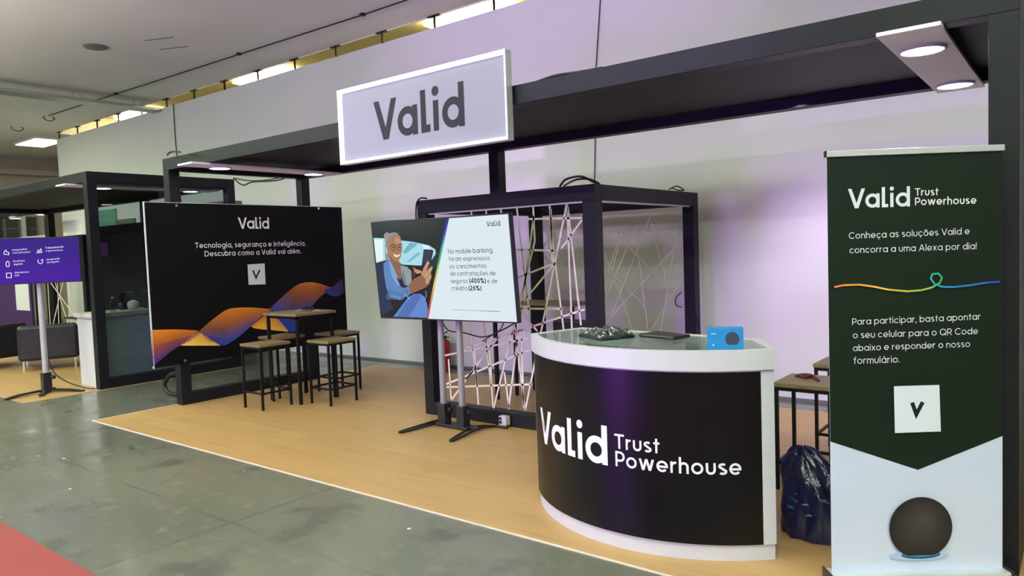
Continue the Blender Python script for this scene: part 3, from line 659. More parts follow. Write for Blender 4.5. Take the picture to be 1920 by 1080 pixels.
A.strip([zt(75, 165), zt(250, 148), zt(450, 140), zt(700, 130)], [zt(92, 300), zt(250, 312), zt(480, 330), zt(640, 420)], ['2f3c44', '3f4a49', '39413d', '2a302e'], ['26302f', '1d2726', '262d2b', '1b211f'], 20, 6)
tp([(92, 296), (180, 300), (300, 316), (420, 330), (560, 360), (614, 395), (618, 430), (560, 520), (480, 530), (330, 522), (115, 512)], 'a9dbe8')
tp([(96, 310), (170, 310), (175, 480), (118, 500)], 'e6f3f4')
tp([(400, 335), (470, 345), (370, 430), (335, 420)], '6fb4c6'); tp([(460, 420), (500, 425), (400, 500), (370, 500)], '7fb9c8'); tp([(500, 350), (560, 365), (580, 400), (520, 390)], 'd8eef2')
tp([(115, 510), (215, 480), (300, 500), (345, 525), (560, 545), (625, 540), (595, 680), (556, 960), (160, 960), (140, 700)], '17191f')
tp([(118, 520), (180, 500), (200, 700), (260, 900), (165, 955), (135, 690)], '22304e')
# hair, neck, face
tp([(196, 300), (215, 268), (250, 250), (290, 252), (318, 285), (330, 330), (215, 480), (195, 480), (190, 380)], '8f8d86')
tp([(180, 270), (205, 248), (235, 262), (210, 300), (192, 330)], '9a9890')
tp([(222, 440), (300, 480), (325, 520), (335, 620), (320, 660), (270, 590), (235, 500)], '8a6249')
tp([(222, 320), (245, 285), (290, 270), (318, 300), (328, 345), (334, 400), (322, 465), (300, 498), (268, 490), (235, 450), (215, 400)], 'a67a5c')
tp([(280, 285), (316, 305), (326, 350), (300, 352), (270, 330)], 'bd9070')
tp([(262, 432), (300, 440), (318, 430), (312, 452), (290, 460), (270, 452)], 'f0e4da')
tp([(255, 425), (288, 436), (318, 425), (290, 442)], '7c4234')
def ring(cx, cy, rx, ry): A.line([zt(cx+rx*math.cos(a*math.pi/10), cy+ry*math.sin(a*math.pi/10)) for a in range(21)], .0045, ['241c18'])
ring(264, 378, 26, 24); ring(316, 374, 20, 26)
A.line([zt(236, 362), zt(262, 354), zt(286, 362)], .006, ['33251e']); A.line([zt(300, 358), zt(322, 348), zt(338, 350)], .006, ['33251e'])
tp([(254, 376), (270, 370), (278, 379), (264, 384)], '241a16'); tp([(308, 374), (320, 368), (326, 377), (314, 382)], '241a16')
A.line([zt(294, 370), zt(304, 408), zt(292, 414)], .005, ['8a5a44'])
A.line([zt(200, 375), zt(205, 400), zt(208, 430)], .010, ['e8e8e8'])
# jacket, top, arms
tp([(180, 510), (225, 480), (240, 560), (310, 690), (350, 720), (400, 700), (420, 760), (330, 820), (230, 790), (205, 720), (185, 600)], '5f84ba')
tp([(225, 480), (245, 500), (330, 690), (300, 700), (250, 620)], '7fa3cf')
tp([(325, 525), (380, 540), (415, 575), (420, 660), (400, 705), (350, 690), (335, 620)], '8f9a9c')
tp([(335, 600), (350, 560), (372, 690), (350, 700)], '6a7c92')
tp([(290, 630), (345, 660), (368, 712), (330, 712)], '1e2540')
tp([(205, 720), (330, 760), (380, 720), (400, 780), (330, 815), (240, 800)], '4f79b4')
for k in range(7): A.line([zt(215+k*17, 770+k*3), zt(212+k*17, 800+k*3), zt(218+k*17, 815)], .004, ['a8c8e6'])
tp([(395, 700), (440, 640), (520, 600), (570, 640), (575, 680), (540, 715), (470, 745), (410, 770)], '8c6247')
tp([(425, 530), (450, 545), (465, 590), (440, 640), (425, 600)], '4a2f26')
# phone in hand, fingers
tp([(522, 398), (535, 392), (595, 396), (604, 408), (585, 500), (505, 540)], '1b2430'); tp([(530, 402), (592, 404), (578, 490), (518, 505)], '2d3a46')
for L in ([(500, 600), (520, 560), (548, 500), (562, 490), (572, 505), (545, 580), (520, 625)], [(520, 620), (560, 560), (588, 535), (602, 545), (580, 600), (545, 650)], [(535, 650), (570, 610), (590, 600), (588, 635), (565, 680), (545, 690)], [(440, 545), (460, 560), (500, 570), (510, 590), (470, 600), (445, 580)]): tp(L, 'bb9070')
for L in ([(520, 560), (562, 490)], [(528, 630), (596, 545)], [(545, 668), (586, 615)]): A.line([zt(*q) for q in L], .006, ['d2a888'])
# jeans and earphone lead
tp([(390, 800), (440, 768), (490, 765), (530, 790), (552, 850), (560, 900), (552, 968), (270, 960), (330, 880)], '5f86cc')
tp([(440, 768), (490, 765), (500, 800), (400, 960), (300, 960), (370, 850)], '4a6fb4')
A.line([zt(360, 765), zt(400, 800), zt(395, 810)], .005, ['c8d2d8']); A.line([zt(540, 740), zt(548, 780), zt(535, 815)], .004, ['c8d2d8'])
# spectrum edge and the slide text
d_ = (c1-c0).normalized(); nn = Vector((d_.y, -d_.x)); 
def edge(t, o): q = c0+(c1-c0)*t; q = Vector((q.x+o, q.y)); q.y = max(-hh_, min(hh_, q.y)); return q
spec = ['3a2cae', '3a4ad0', '35a0b0', '2fae58', '9ac83a', 'f0c83a', 'f08a3a', 'e05050', 'd8306a']
for i in range(24):
    k = i/24*8; j = int(k); f_ = k-j; cc = tuple(a*(1-f_)+b*f_ for a, b in zip(hx(spec[j]), hx(spec[min(8, j+1)])))
    w0 = .022-.012*i/24; qs_ = [edge(i/24, -.004), edge(i/24, w0), edge((i+1)/24, w0), edge((i+1)/24, -.004)]
    A.m.add([TP.P(q.x, q.y, A.e) for q in (qs_[0], qs_[3], qs_[2], qs_[1])], [(0, 1, 2, 3)], cc)
A.step()
def line(tx, a, b, w, col='15181c', logo=False, gap=.2):
    ua, ub = TP.uv(*zt(*a)), TP.uv(*zt(*b)); v = (ua.y+ub.y)/2; A.text(tx, (ua.x, v), (ub.x, v), w, col, gap, logo, px=False)
line('Valid', (1056, 198), (1172, 196), .19, logo=True)
for i, (tx, x0, x1, y) in enumerate((('No mobile banking,', 732, 1112, 425), ('foram expressivos', 740, 1086, 488), ('os crescimentos', 746, 1056, 552), ('de contratações de', 752, 1134, 613))): line(tx, (x0, y), (x1, y-2), .15)
line('seguros', (757, 676), (900, 675), .15); line('(400%)', (916, 676), (1052, 675), .26); line('e de', (1066, 676), (1150, 675), .15)
line('crédito', (765, 738), (900, 736), .15); line('(26%)', (912, 738), (1016, 736), .26)
A.line([zt(780, 900), zt(840, 902), zt(980, 907)], .004, ['8a98a0']); A.line([zt(990, 908), zt(1180, 914)], .005, ['7a8890'])
A.build('screen', 'screen', tv)

ts = thing('television_stand', 'twin-pole black television stand with curved feet', 'stand', (-4.52, 4.83, 0))
for x in (-4.64, -4.41):
    MB().tube([(x, 4.84, .17), (x, 4.84, 1.62)], .030, 18).build('pole', 'steel', ts)
    B((x-.045, 4.80, .03), (x+.045, 4.89, .22)).build('pole_socket', 'plastic', ts, .006)
    MB().tube([(x+.05, 4.85, .16), (x+.085, 4.85, .16)], .022, 12).build('clamp_knob', 'plastic', ts)
m_ = B((-4.80, 4.80, 1.30), (-4.25, 4.81, 1.60)); m_.box((-4.72, 4.765, 1.30), (-4.66, 4.80, 1.62)); m_.box((-4.40, 4.765, 1.30), (-4.34, 4.80, 1.62)); m_.build('mounting_bracket', 'black', ts)
m_ = MB().prism([(-4.78, 4.86), (-4.72, 4.79), (-4.33, 4.79), (-4.23, 4.86), (-4.33, 4.91), (-4.72, 4.91)], .012, .035); m_.build('base_plate', 'plastic', ts, .004)
def foot(c, sgn, l0, l1):
    pts = smooth_path([(c+sgn*.05, 4.84-l0, .012), (c+sgn*.02, 4.84-l0*.55, .02), (c-sgn*.01, 4.84, .028), (c+sgn*.01, 4.84+l1*.6, .022), (c+sgn*.05, 4.84+l1, .012)])
    m = MB(); n = len(pts)
    for i in range(n-1):
        t = i/(n-1); w = .012
        for off in (-.035, .035):
            k0 = off*math.sin(math.pi*min(1, max(0, .12+.76*t))); k1 = off*math.sin(math.pi*min(1, .12+.76*(i+1)/(n-1)))
            m.bar(pts[i]+Vector((k0, 0, 0)), pts[i+1]+Vector((k1, 0, 0)), w, .02)
    m.bar(pts[0]+Vector((-.014, 0, 0)), pts[0]+Vector((.014, 0, 0)), .014, .02); m.bar(pts[-1]+Vector((-.014, 0, 0)), pts[-1]+Vector((.014, 0, 0)), .014, .02)
    return m
foot(-4.76, -1, .40, .20).build('foot', 'plastic', ts); foot(-4.26, 1, .38, .20).build('foot', 'plastic', ts)
cable('black power cables drooping below the television between the poles', [at(830, 605, 'y', 4.9), at(842, 620, 'y', 4.9), at(870, 624, 'y', 4.93), at(905, 632, 'y', 4.93), at(935, 622, 'y', 4.93), at(965, 606, 'y', 4.9)], .006)
cable('thin black lead hanging under the television right half', [at(945, 603, 'y', 4.92), at(938, 618, 'y', 4.92), at(920, 630, 'y', 4.92), at(905, 640, 'y', 4.92)], .005)
pa = thing('power_adapter', 'small white power socket box on wire feet by the cube sill', 'socket', (-4.2, 5.06, 0))
q0 = at(938, 796, 'y', 5.08); q1 = at(951, 781, 'y', 5.08)
B((q0.x, 5.06, q0.z), (q1.x, 5.12, q1.z)).build('box', 'white', pa, .004)
m_ = MB()
for zz in (.35, .75): m_.box((q0.x+.008, 5.054, q0.z+(q1.z-q0.z)*zz-.012), (q0.x+.035, 5.06, q0.z+(q1.z-q0.z)*zz+.012))
m_.build('plug', 'plastic', pa)
MB().tube(smooth_path([(q0.x-.03, 5.04, .012), (q0.x-.01, 5.05, .03), (q0.x, 5.07, q0.z+.01)]), .006, 6).build('wire_foot', 'black', pa); MB().tube(smooth_path([(q0.x-.03, 5.04, .010), (q0.x+.03, 5.03, .012), (q1.x+.03, 5.04, .012), (q1.x, 5.07, q0.z+.01)]), .006, 6).build('wire_foot', 'black', pa)

# ------------------------------------------------------------------ bar table and stools
def make_stool():
    t = thing('bar_stool', 'x', 'stool', (0, 0, 0), group='wooden bar stools with black metal legs')
    w, d, h = .165, .175, .70; s = .011
    for a in (-w, w):
        for b in (-d, d): B((a-s, b-s, 0), (a+s, b+s, h-.028)).build('leg', 'black', t, world=False)
    m = B((-w, -d-s, h-.05), (w, -d+s, h-.028)); m.box((-w, d-s, h-.05), (w, d+s, h-.028)); m.box((-w-s, -d, h-.05), (-w+s, d, h-.028)); m.box((w-s, -d, h-.05), (w+s, d, h-.028)); m.build('seat_frame', 'black', t, world=False)
    for q in (((-w, -d-.008, .17), (w, -d+.008, .19)), ((-w, d-.008, .17), (w, d+.008, .19)), ((-w-.008, -d, .17), (-w+.008, d, .19)), ((w-.008, -d, .17), (w+.008, d, .19))): B(*q).build('footrest', 'black', t, world=False)
    B((-w-.018, -d-.018, h-.028), (w+.018, d+.018, h)).build('seat', 'seat', t, .004, world=False)
    return t
st0 = make_stool()
spots = [(-6.97, 4.535, 'front-left wooden stool of the set beside the bar table, facing the aisle'), (-6.492, 5.045, 'front-right wooden stool of the set, its seat partly under the bar table'), (-7.0, 5.53, 'back-right wooden stool behind the bar table, nearest the back wall'), (-7.38, 5.02, 'back-left wooden stool tucked between bar table and wave board'),
         (-1.385, 4.87, 'wooden stool between the counter and the roll-up banner with red lanyard on it'), (-1.37, 5.70, 'wooden stool half hidden behind the roll-up banner, further back')]
for i, (x, y, lab) in enumerate(spots):
    if i == 0: st0.location = (x, y, 0); st0['label'] = lab
    else: dup(st0, (x, y, 0), lab)
tb = thing('bar_table', 'tall square bar table with wooden top and black legs by the wave board', 'table', (-6.96, 4.99, 0))
B((-7.27, 4.72, .965), (-6.66, 5.26, .995)).build('tabletop', 'seat', tb, .004)
for x in (-7.245, -6.715):
    for y in (4.745, 5.205): B((x, y, 0), (x+.03, y+.03, .965)).build('leg', 'black', tb)
m_ = B((-7.245, 4.745, .935), (-6.685, 4.775, .965)); m_.box((-7.245, 5.205, .935), (-6.685, 5.235, .965)); m_.box((-7.245, 4.775, .935), (-7.215, 5.205, .965)); m_.box((-6.715, 4.775, .935), (-6.685, 5.205, .965)); m_.build('apron', 'black', tb)
m_ = MB().grid(lambda u, v: (-7.05+.26*u+.02*math.sin(9*v), 5.02+.14*v, 1.0+.045*math.sin(math.pi*u)**.6*math.sin(math.pi*v)**.6*(.75+.25*math.sin(23*u+11*v)*math.cos(17*v))), 22, 14)
o = m_.build('plastic_pouch', 'film'); tag(o, 'crumpled clear plastic pouch lying on the bar table', 'pouch')
tag(B((-6.98, 4.95, .996), (-6.86, 5.02, 1.012)).build('phone_case', 'grey', bevel=.004), 'small grey folded case on the bar table beside the pouch', 'case')
# lanyard on the right stool
ly = MB().tube(smooth_path([(-1.50, 4.93, .705), (-1.46, 4.97, .712), (-1.41, 4.94, .716), (-1.43, 4.90, .71), (-1.47, 4.93, .716), (-1.42, 4.97, .712), (-1.37, 4.91, .708), (-1.33, 4.83, .705)]), .011, 6).build('lanyard', mat('maroon_cloth', (.11, .025, .03), .8)); tag(ly, 'dark red lanyard bunched on the stool right of the counter', 'lanyard')

# ------------------------------------------------------------------ curved counter
cn = thing('counter', 'white curved reception counter with black front reading Valid Trust Powerhouse', 'counter', (-1.95, 3.8, 0))
CC = (-1.943, 4.352, 0); R0 = 1.030
def outline(R, dx=0, n=44, a0=-141.4, a1=-44.6, back=0):
    p = [(CC[0]+R*math.cos(math.radians(a0+(a1-a0)*i/n)), CC[1]+R*math.sin(math.radians(a0+(a1-a0)*i/n))) for i in range(n+1)]
    return p+[(-1.408+dx, 3.995+back), (-2.64-dx, 4.11+back)]
MB().prism(outline(R0-.012), 0, .086).build('plinth', 'white', cn, .003)
# shell: walls of the body, open to the glass top
def shell(R, z0, z1, th=.022, **k):
    o_, i_ = outline(R, **k), outline(R-th, dx=-th*.9, a0=-140.2, a1=-45.6, back=-th)
    n = len(o_); m = MB()
    vs = [(x, y, z) for z in (z0, z1) for x, y in o_]+[(x, y, z) for z in (z0, z1) for x, y in i_]
    fs = []
    for i in range(n):
        j = (i+1) % n
        fs += [(i, j, n+j, n+i), (2*n+j, 2*n+i, 3*n+i, 3*n+j), (n+i, n+j, 3*n+j, 3*n+i), (j, i, 2*n+i, 2*n+j)]
    return m.add(vs, fs)
shell(R0, .086, .975).build('body', 'white', cn)
shell(R0+.016, .975, 1.076, .04).build('top_band', 'white', cn)
MB().prism(outline(R0-.03, dx=-.028, a0=-140, a1=-46, back=-.03), .93, .945).build('shelf', 'white', cn)
MB().prism(outline(R0-.026, dx=-.024, a0=-140, a1=-46, back=-.026), 1.066, 1.073).build('glass_top', 'glass', cn)
D = Drum(CC, R0)
A = Art(D, .0012)
ua = math.radians(-139.6)*R0; ub = math.radians(-48.4)*R0; nseg = 60
g = MB().grid(lambda u, v: D.P(ua+(ub-ua)*u, .088+(.966-.088)*v, .001), nseg, 2, lambda u, v: hx('0b080c'))
g.build('front_graphic', 'vinyl', cn, )
def ctext(tx, a, b, w, logo=False, gap=.2, vs=1.0):
    p, q = D.uv(*a), D.uv(*b); v = (p.y+q.y)/2; A.text(tx, (p.x, v), (q.x, v), w, 'f4f2f6', gap, logo, px=False, vscale=vs); return p, q
A.e = .0022
ctext('Valid', (1016, 830), (1140, 868), .24, True, .16, 1.0)
ctext('Trust', (1153, 842), (1237, 848), .2); ctext('Powerhouse', (1155, 872), (1390, 891), .2)
A.build('lettering', 'print', cn, 'white lettering on the black counter front')

# things on the counter
GT = 1.0735
pk = thing('wrapped_folder', 'dark folder in crinkled clear plastic on the counter top', 'folder', (-2.25, 3.7, GT))
def folder(u, v, k):
    a, b, c, d = Vector((-2.43, 3.70)), Vector((-2.15, 3.53)), Vector((-2.03, 3.78)), Vector((-2.28, 3.98))
    p = a*(1-u)*(1-v)+b*u*(1-v)+c*u*v+d*(1-u)*v
    e = min(1, 6*min(u, 1-u))*min(1, 6*min(v, 1-v))
    return (p.x, p.y, GT+.002+(k+.014*math.sin(31*u+7*v)*math.sin(19*v-4*u)+.010*math.sin(57*u-23*v)*math.sin(41*v))*e)
MB().prism([(-2.40, 3.70), (-2.15, 3.56), (-2.06, 3.77), (-2.28, 3.94)], GT+.001, GT+.016).build('folder', mat('dark_green_card', (.03, .045, .042), .35), pk)
MB().grid(lambda u, v: folder(u, v, .038), 46, 36, smooth=False).build('plastic_wrap', 'film', pk)
cs = thing('black_case', 'slim black laptop case lying at the back of the counter top', 'case', (-1.93, 3.86, GT))
MB().prism([(-2.05, 3.80), (-1.80, 3.74), (-1.76, 3.88), (-2.02, 3.97)], GT, GT+.022).build('shell', 'plastic', cs, .008)
MB().tube([(-2.0, 3.795, GT+.012), (-1.84, 3.757, GT+.012)], .004, 6).build('zip', 'black', cs)
bx = thing('device_box', 'bright blue smart speaker carton standing on the counter', 'box', (-1.43, 3.56, GT), (0, 0, .42))
BW, BH, BD = .175, .108, .075
B((-BW/2, -BD/2, 0), (BW/2, BD/2, BH)).build('carton', 'blue', bx, .002, world=False)
R_ = ROOT[bx.name]
PL = Plane(R_ @ Vector((-BW/2, -BD/2-.0004, 0)), R_.to_3x3() @ Vector((1, 0, 0)), (0, 0, 1))
A = Art(PL, .0003)
A.poly([(.121+.034*math.cos(a), .053+.036*max(-.80, math.sin(a))) for a in [k*math.pi/14 for k in range(28)]], '3a4550', px=False)
A.text('echo', (.020, .077), (.044, .077), .24, 'eef6fa', px=False); A.text('dot', (.050, .077), (.066, .077), .16, '125a94', px=False)
A.poly([(.026, .018), (.032, .018), (.034, .026), (.029, .031), (.024, .026)], '8fd0f0', px=False)
A.build('printed_pattern', 'print', bx, 'printed front with dark round speaker picture')

# ------------------------------------------------------------------ roll-up banner
bl, brr = Vector((-.908, 3.475)), Vector((-.287, 3.948)); dv = (brr-bl); BWd = dv.length; byaw = math.atan2(dv.y, dv.x)
bn = thing('roll_up_banner', 'dark green and white roll-up banner at the right with speaker picture', 'banner', ((bl.x+brr.x)/2, (bl.y+brr.y)/2, 0), (0, 0, byaw))
RB = ROOT[bn.name]; U = RB.to_3x3() @ Vector((1, 0, 0))
B((-BWd/2-.012, -.055, .0), (BWd/2+.012, .06, .072)).build('cassette', 'alu', bn, .01, world=False)
for x_ in (-BWd/2-.018, BWd/2+.012): B((x_, -.058, .0), (x_+.006, .063, .078)).build('end_cap', 'plastic', bn, world=False)
B((-BWd/2-.004, -.012, 1.975), (BWd/2+.004, .012, 2.003)).build('top_rail', 'alu', bn, .003, world=False)
B((-BWd/2-.008, -.012, 1.975), (-BWd/2-.004, .012, 2.003)).build('rail_cap', 'plastic', bn, world=False)
MB().tube([(0, .03, .07), (0, .03, 1.98)], .012, 10).build('support_pole', 'alu', bn, world=False)
B((-BWd/2, -.0012, .068), (BWd/2, .0008, 1.976)).build('fabric', mat('banner_cloth', (.60, .67, .82), .55), bn, world=False)
PL = Plane(RB @ Vector((-BWd/2, -.0012, 0)), U, (0, 0, 1)); A = Art(PL, .0006)
vl, vc, vr = PL.uv(1564, 829), PL.uv(1721, 881), PL.uv(1877, 816); vm = (vl.y+vr.y)/2
A.poly([(0, vm), (vc.x, vc.y), (BWd, vm), (BWd, 1.975), (0, 1.975)], hx('18231a'), px=False)
def bt(tx, a, b, w, logo=False, gap=.2, col='f2f4f2'):
    p, q = PL.uv(*a), PL.uv(*b); A.text(tx, (p.x, p.y), (q.x, q.y), w, col, gap, logo, px=False)
bt('Valid', (1590, 391), (1706, 387), .225, True, .16, 'dfe8ee')
bt('Trust', (1715, 367), (1759, 366), .2); bt('Powerhouse', (1715, 385), (1830, 382), .2)
for tx, a, b in (('Conheça as soluções Valid e', (1591, 448), (1817, 439)), ('concorra a uma Alexa por dia!', (1592, 475), (1830, 467)), ('Para participar, basta apontar', (1597, 609), (1837, 599)), ('o seu celular para o QR Code', (1598, 634), (1832, 626)), ('abaixo e responder o nosso', (1598, 658), (1817, 650)), ('formulário.', (1599, 682), (1685, 679))): bt(tx, a, b, .145)
A.line([(1563, 538), (1580, 534.5), (1610, 533.5), (1635, 537), (1665, 543), (1700, 546), (1725, 544), (1745, 539), (1760, 530), (1764, 520), (1757, 512.5), (1746, 514), (1743, 522), (1750, 532), (1764, 537.5), (1785, 538), (1815, 535), (1845, 530), (1873, 528)], .008, ['e8863a', 'f0b04a', '8fc040', '2fae78', '28b09a', '2f8fc0', '3a56c8'])
A.poly([(1674, 723.5), (1759, 721), (1762, 808), (1676, 811)], 'dfe6ee')
A.line([(1708, 754), (1716, 776), (1728, 753)], .018, ['1c201e'])
# printed round speaker
sc_, sr_ = PL.uv(1724, 988), (PL.uv(1783, 988)-PL.uv(1665, 988)).length/2
b0 = PL.uv(1724, 1043).y
A.poly([(sc_.x-.01+sr_*.95*math.cos(k*math.pi/16), b0+.008+.022*math.sin(k*math.pi/16)) for k in range(32)], 'a9bede', px=False)
A.poly([(sc_.x+sr_*.62*math.cos(k*math.pi/16), b0+.012+.020*math.sin(k*math.pi/16)) for k in range(32)], '2a5a78', px=False)
A.poly([(sc_.x+sr_*.56*math.cos(k*math.pi/16), b0+.016+.012*math.sin(k*math.pi/16)) for k in range(32)], '3aa8b8', px=False)
rings = 7
for k in range(rings):
    f_ = 1-k/rings; off = (1-f_)*sr_*.25; c_ = tuple(a+(b-a)*(k/rings) for a, b in zip(hx('2c2928'), hx('4a4542')))
    A.poly([(sc_.x+off*.4+sr_*f_*math.cos(t), sc_.y+off+sr_*f_*max(-.90, math.sin(t))) for t in [i*2*math.pi/48 for i in range(48)]], c_, px=False)
A.build('printed_graphic', 'print', bn)

# ------------------------------------------------------------------ bag, jacket
bg = thing('drawstring_bag', 'dark navy printed plastic bag slumped between counter and banner', 'bag', (-1.16, 4.08, 0))
def bagf(u, v):
    a = 2*math.pi*u; z = .46*v**.9
    prof = (.165*(1-.08*(1-v)))*math.sqrt(max(0, 1-(v*1.0)**2.1))+.035*(1-v)+.012 if v < 1 else .012
    prof = max(prof, .014)
    fold = 1+.10*math.sin(5*a+4*v)*(.35+v)+.05*math.sin(11*a-7*v)+.03*math.sin(23*a+13*v)
    x = prof*1.02*fold*math.cos(a)-.10*v*v; y = prof*.75*fold*math.sin(a)+.02*v
    return (-1.12+x, 4.08+y, .006+z+.012*math.sin(6*a+9*v)*v)
m_ = MB().grid(bagf, 72, 40)
bm_ = mat('navy_bag_film', (.012, .012, .045), .22, coat=.3)
noisy(bm_, (.008, .008, .05), (.02, .05, .08), 5, 3, lo=.55, hi=.75, bump=.5, bscale=22)
b_ = m_.build('sack', bm_, bg)
MB().lathe([(0, .006), (.15, .006)], (-1.12, 4.08, 0), 30).build('bottom', bm_, bg)
A_ = MB()
for i in range(16):
    u = .62+.32*random.random(); v = .18+.5*random.random(); du = .012+.02*random.random(); dv_ = .015+.03*random.random(); s_ = (random.random()-.5)*.06
    cc = hx(random.choice(['5a6470', '8a929a', '1f7a78', '3f4a58', '2a5a6a']))
    def off(u, v):
        p = Vector(bagf(u, v)); c = Vector((-1.12-.1*v*v, 4.08, p.z)); return p+(p-c).normalized()*.004
    A_.grid(lambda a, b: off(u+du*a+s_*b, v+dv_*b), 4, 4, lambda a, b: cc)
A_.build('printed_pattern', 'vinyl', bg)
MB().tube(smooth_path([(-1.22, 4.06, .46), (-1.10, 3.98, .36), (-1.02, 3.97, .22), (-.97, 4.0, .08)]), .006, 6).build('drawstring', 'black', bg)
ck = thing('coat_stand', 'thin dark coat stand behind the roll-up banner', 'coat stand', (-1.324, 5.3, 0))
MB().tube([(-1.326, 5.3, 0.01), (-1.326, 5.3, 1.44)], .010, 8).build('pole', 'black', ck); MB().lathe([(0, .003), (.11, .003), (.11, .018), (.02, .03), (0, .03)], (-1.326, 5.3, 0), 20).build('base', 'black', ck)
MB().lathe([(0, .90), (.018, .91), (.02, .93), (.012, .945), (0, .95)], (-1.326, 5.272, 0), 12).build('knob', 'black', ck)
jk = MB().grid(lambda u, v: (-1.298+(u-.5)*(.09+.02*math.sin(3*v))+.006*math.sin(14*u), 5.255+.02*math.sin(9*u), 1.36-.30*v-.03*abs(u-.4)), 14, 12).build('hanging_jacket', noisy(mat('striped_cloth', (.15, .14, .25), .8), (.05, .045, .10), (.32, .31, .45), 5, 1, (28, 28, 1), lo=.45, hi=.55), solid=.012)
tag(jk, 'striped grey and violet garment hanging behind the banner edge', 'jacket')

# ------------------------------------------------------------------ neighbouring stand at the left
nf = thing('neighbour_frame', 'anthracite frame of the neighbouring stand at far left', 'frame', (-12, 5, 0))
frame_parts(nf, -16.62, -9.88, 4.02, 6.06, 2.65, 2.78)
B((-10.0, 4.14, 0), (-9.88, 5.94, .13)).build('sill', 'frame', nf, .003)
B((-12.6, 5.94, 0), (-12.48, 6.06, 2.65)).build('post', 'frame', nf, .003)
B((-9.95, 4.14, .13), (-9.942, 5.94, 2.65)).build('glass_pane', 'smoke', nf)
light_panel('white downlight board under the right end of the neighbouring frame', -10.52, -10.22, 3.90, 6.0, 2.628, ((-10.37, 4.42), (-10.33, 5.62)), G_LP)
nc = thing('bar_counter', 'white bar counter with cream top behind the smoked glass', 'counter', (-10.35, 5.0, 0))
B((-10.60, 4.08, 0.003), (-10.10, 5.85, .91)).build('body', 'white', nc, .003); B((-10.64, 4.05, .91), (-10.07, 5.88, .965)).build('worktop', 'stone', nc, .004)
def bottle(label, x, y, h, r):
    t = thing('bottle', label, 'bottle', (x, y, .965))
    MB().lathe([(0, .966), (r, .966), (r, .965+h*.6), (r*.4, .965+h*.78), (r*.35, .965+h*.92)], (x, y, 0), 16).build('glass_body', 'clear', t)
    MB().lathe([(0, .965+h), (r*.42, .965+h), (r*.42, .965+h*.9)], (x, y, 0), 12).build('cap', 'paper', t)
bottle('clear tall bottle on the bar counter nearest the frame post', -10.16, 4.36, .20, .04); bottle('clear bottle on the bar counter beside the white ball', -10.16, 4.86, .20, .042)
for y, l in ((4.24, 'small shot glass at the front end of the bar counter'), (5.0, 'small shot glass on the bar counter by the display board')):
    tag(MB().lathe([(0, .967), (.018, .967), (.022, 1.03), (.020, 1.03), (.016, .972)], (-10.14, y, 0), 14).build('shot_glass', 'clear'), l, 'glass')
wb = thing('white_ball', 'round white lantern ball on the bar counter', 'ball', (-10.2, 4.62, .965))
MB().lathe([(.002, .966)]+[(.075*math.sin(k*math.pi/12), 1.035-.068*math.cos(k*math.pi/12)) for k in range(1, 12)]+[(.002, 1.103)], (-10.2, 4.64, 0), 22).build('ball', noisy(mat('pleated_white', (.7, .7, .68), .7), (.55, .55, .52), (.75, .75, .72), 20, 2), wb)
tag(B((-10.5, 4.9, .965), (-10.28, 5.2, 1.22)).build('coffee_machine', 'plum', bevel=.015), 'dark coffee machine on the bar counter behind the bottles', 'coffee machine')
pl_ = thing('potted_plant', 'dark leafy plant with one yellowish leaf on the bar counter', 'plant', (-10.45, 4.65, .965))
MB().lathe([(0, .966), (.05, .966), (.06, 1.06), (0, 1.06)], (-10.45, 4.62, 0), 16).build('pot', 'plum', pl_)
for k in range(9):
    a = k*.7; r = .10+.05*(k % 3); m_ = MB().grid(lambda u, v: (-10.45+math.cos(a)*r*u+.05*(v-.5)*math.sin(math.pi*u)*-math.sin(a), 4.62+math.sin(a)*r*u+.09*(v-.5)*math.sin(math.pi*u)*math.cos(a), 1.05+.16*math.sin(u*2.2)), 6, 4)
    m_.build('leaf', 'leaf' if k == 1 else mat('dark_leaf', (.015, .02, .015), .5), pl_)
# white pedestal face is the counter end; dark cabin behind
nk = thing('storage_cabin', 'dark cabin inside the neighbouring stand behind the bar counter', 'cabin', (-12.0, 6.1, 0))
B((-14.8, 6.12, .0), (-11.2, 7.1, 2.16)).build('walls', 'plum', nk); B((-14.85, 6.08, 2.16), (-11.15, 7.15, 2.30)).build('top_beam', 'frame', nk)
q0, q1 = at(187, 480, 'y', 6.1), at(200, 455, 'y', 6.1); B((q0.x, 6.11, q0.z), (q1.x, 6.12, q1.z)).build('violet_lit_patch', 'violet', nk)  # last box: violet colour standing in for a purple-lit bit of the interior
# lit poster inside and green board on the back wall
tag(B((-17.75, 7.36, 2.05), (-16.75, 7.398, 2.80)).build('green_board', 'green'), 'green board on the back wall seen through the smoked glass', 'board')
tag(B((-16.72, 7.36, 2.0), (-15.9, 7.398, 2.55)).build('grey_board', 'grey'), 'grey board on the back wall right of the green board', 'board')
tag(B((-12.55, 7.1, 2.35), (-11.85, 7.398, 2.64)).build('air_unit', 'grey', bevel=.01), 'dark grey unit on the back wall behind the frame corner post', 'unit')
nt_ = thing('information_screen', 'purple information screen with white icons on a stand at far left', 'screen', (-10.28, 3.50, 1.68), (0, 0, math.radians(63)))
RN = ROOT[nt_.name]
NW, NH = 1.02, .575
B((-NW/2, 0, -NH/2), (NW/2, .05, NH/2)).build('casing', 'plastic', nt_, .004, world=False)
U = RN.to_3x3() @ Vector((1, 0, 0)); PL = Plane(RN @ Vector((0, -.001, 0)), U, (0, 0, 1)); A = Art(PL, .0005)
a_, b_ = NW/2-.012, NH/2-.012
A.m.grid(lambda u, v: PL.P(-a_+2*a_*u, -b_+2*b_*v, A.e), 12, 8, lambda u, v: tuple(x*(1-v)+y*v for x, y in zip(hx('42039c'), hx('2c0380')))); A.step()
zn = lambda x, y: (x/2.7, 380+y/2.7)
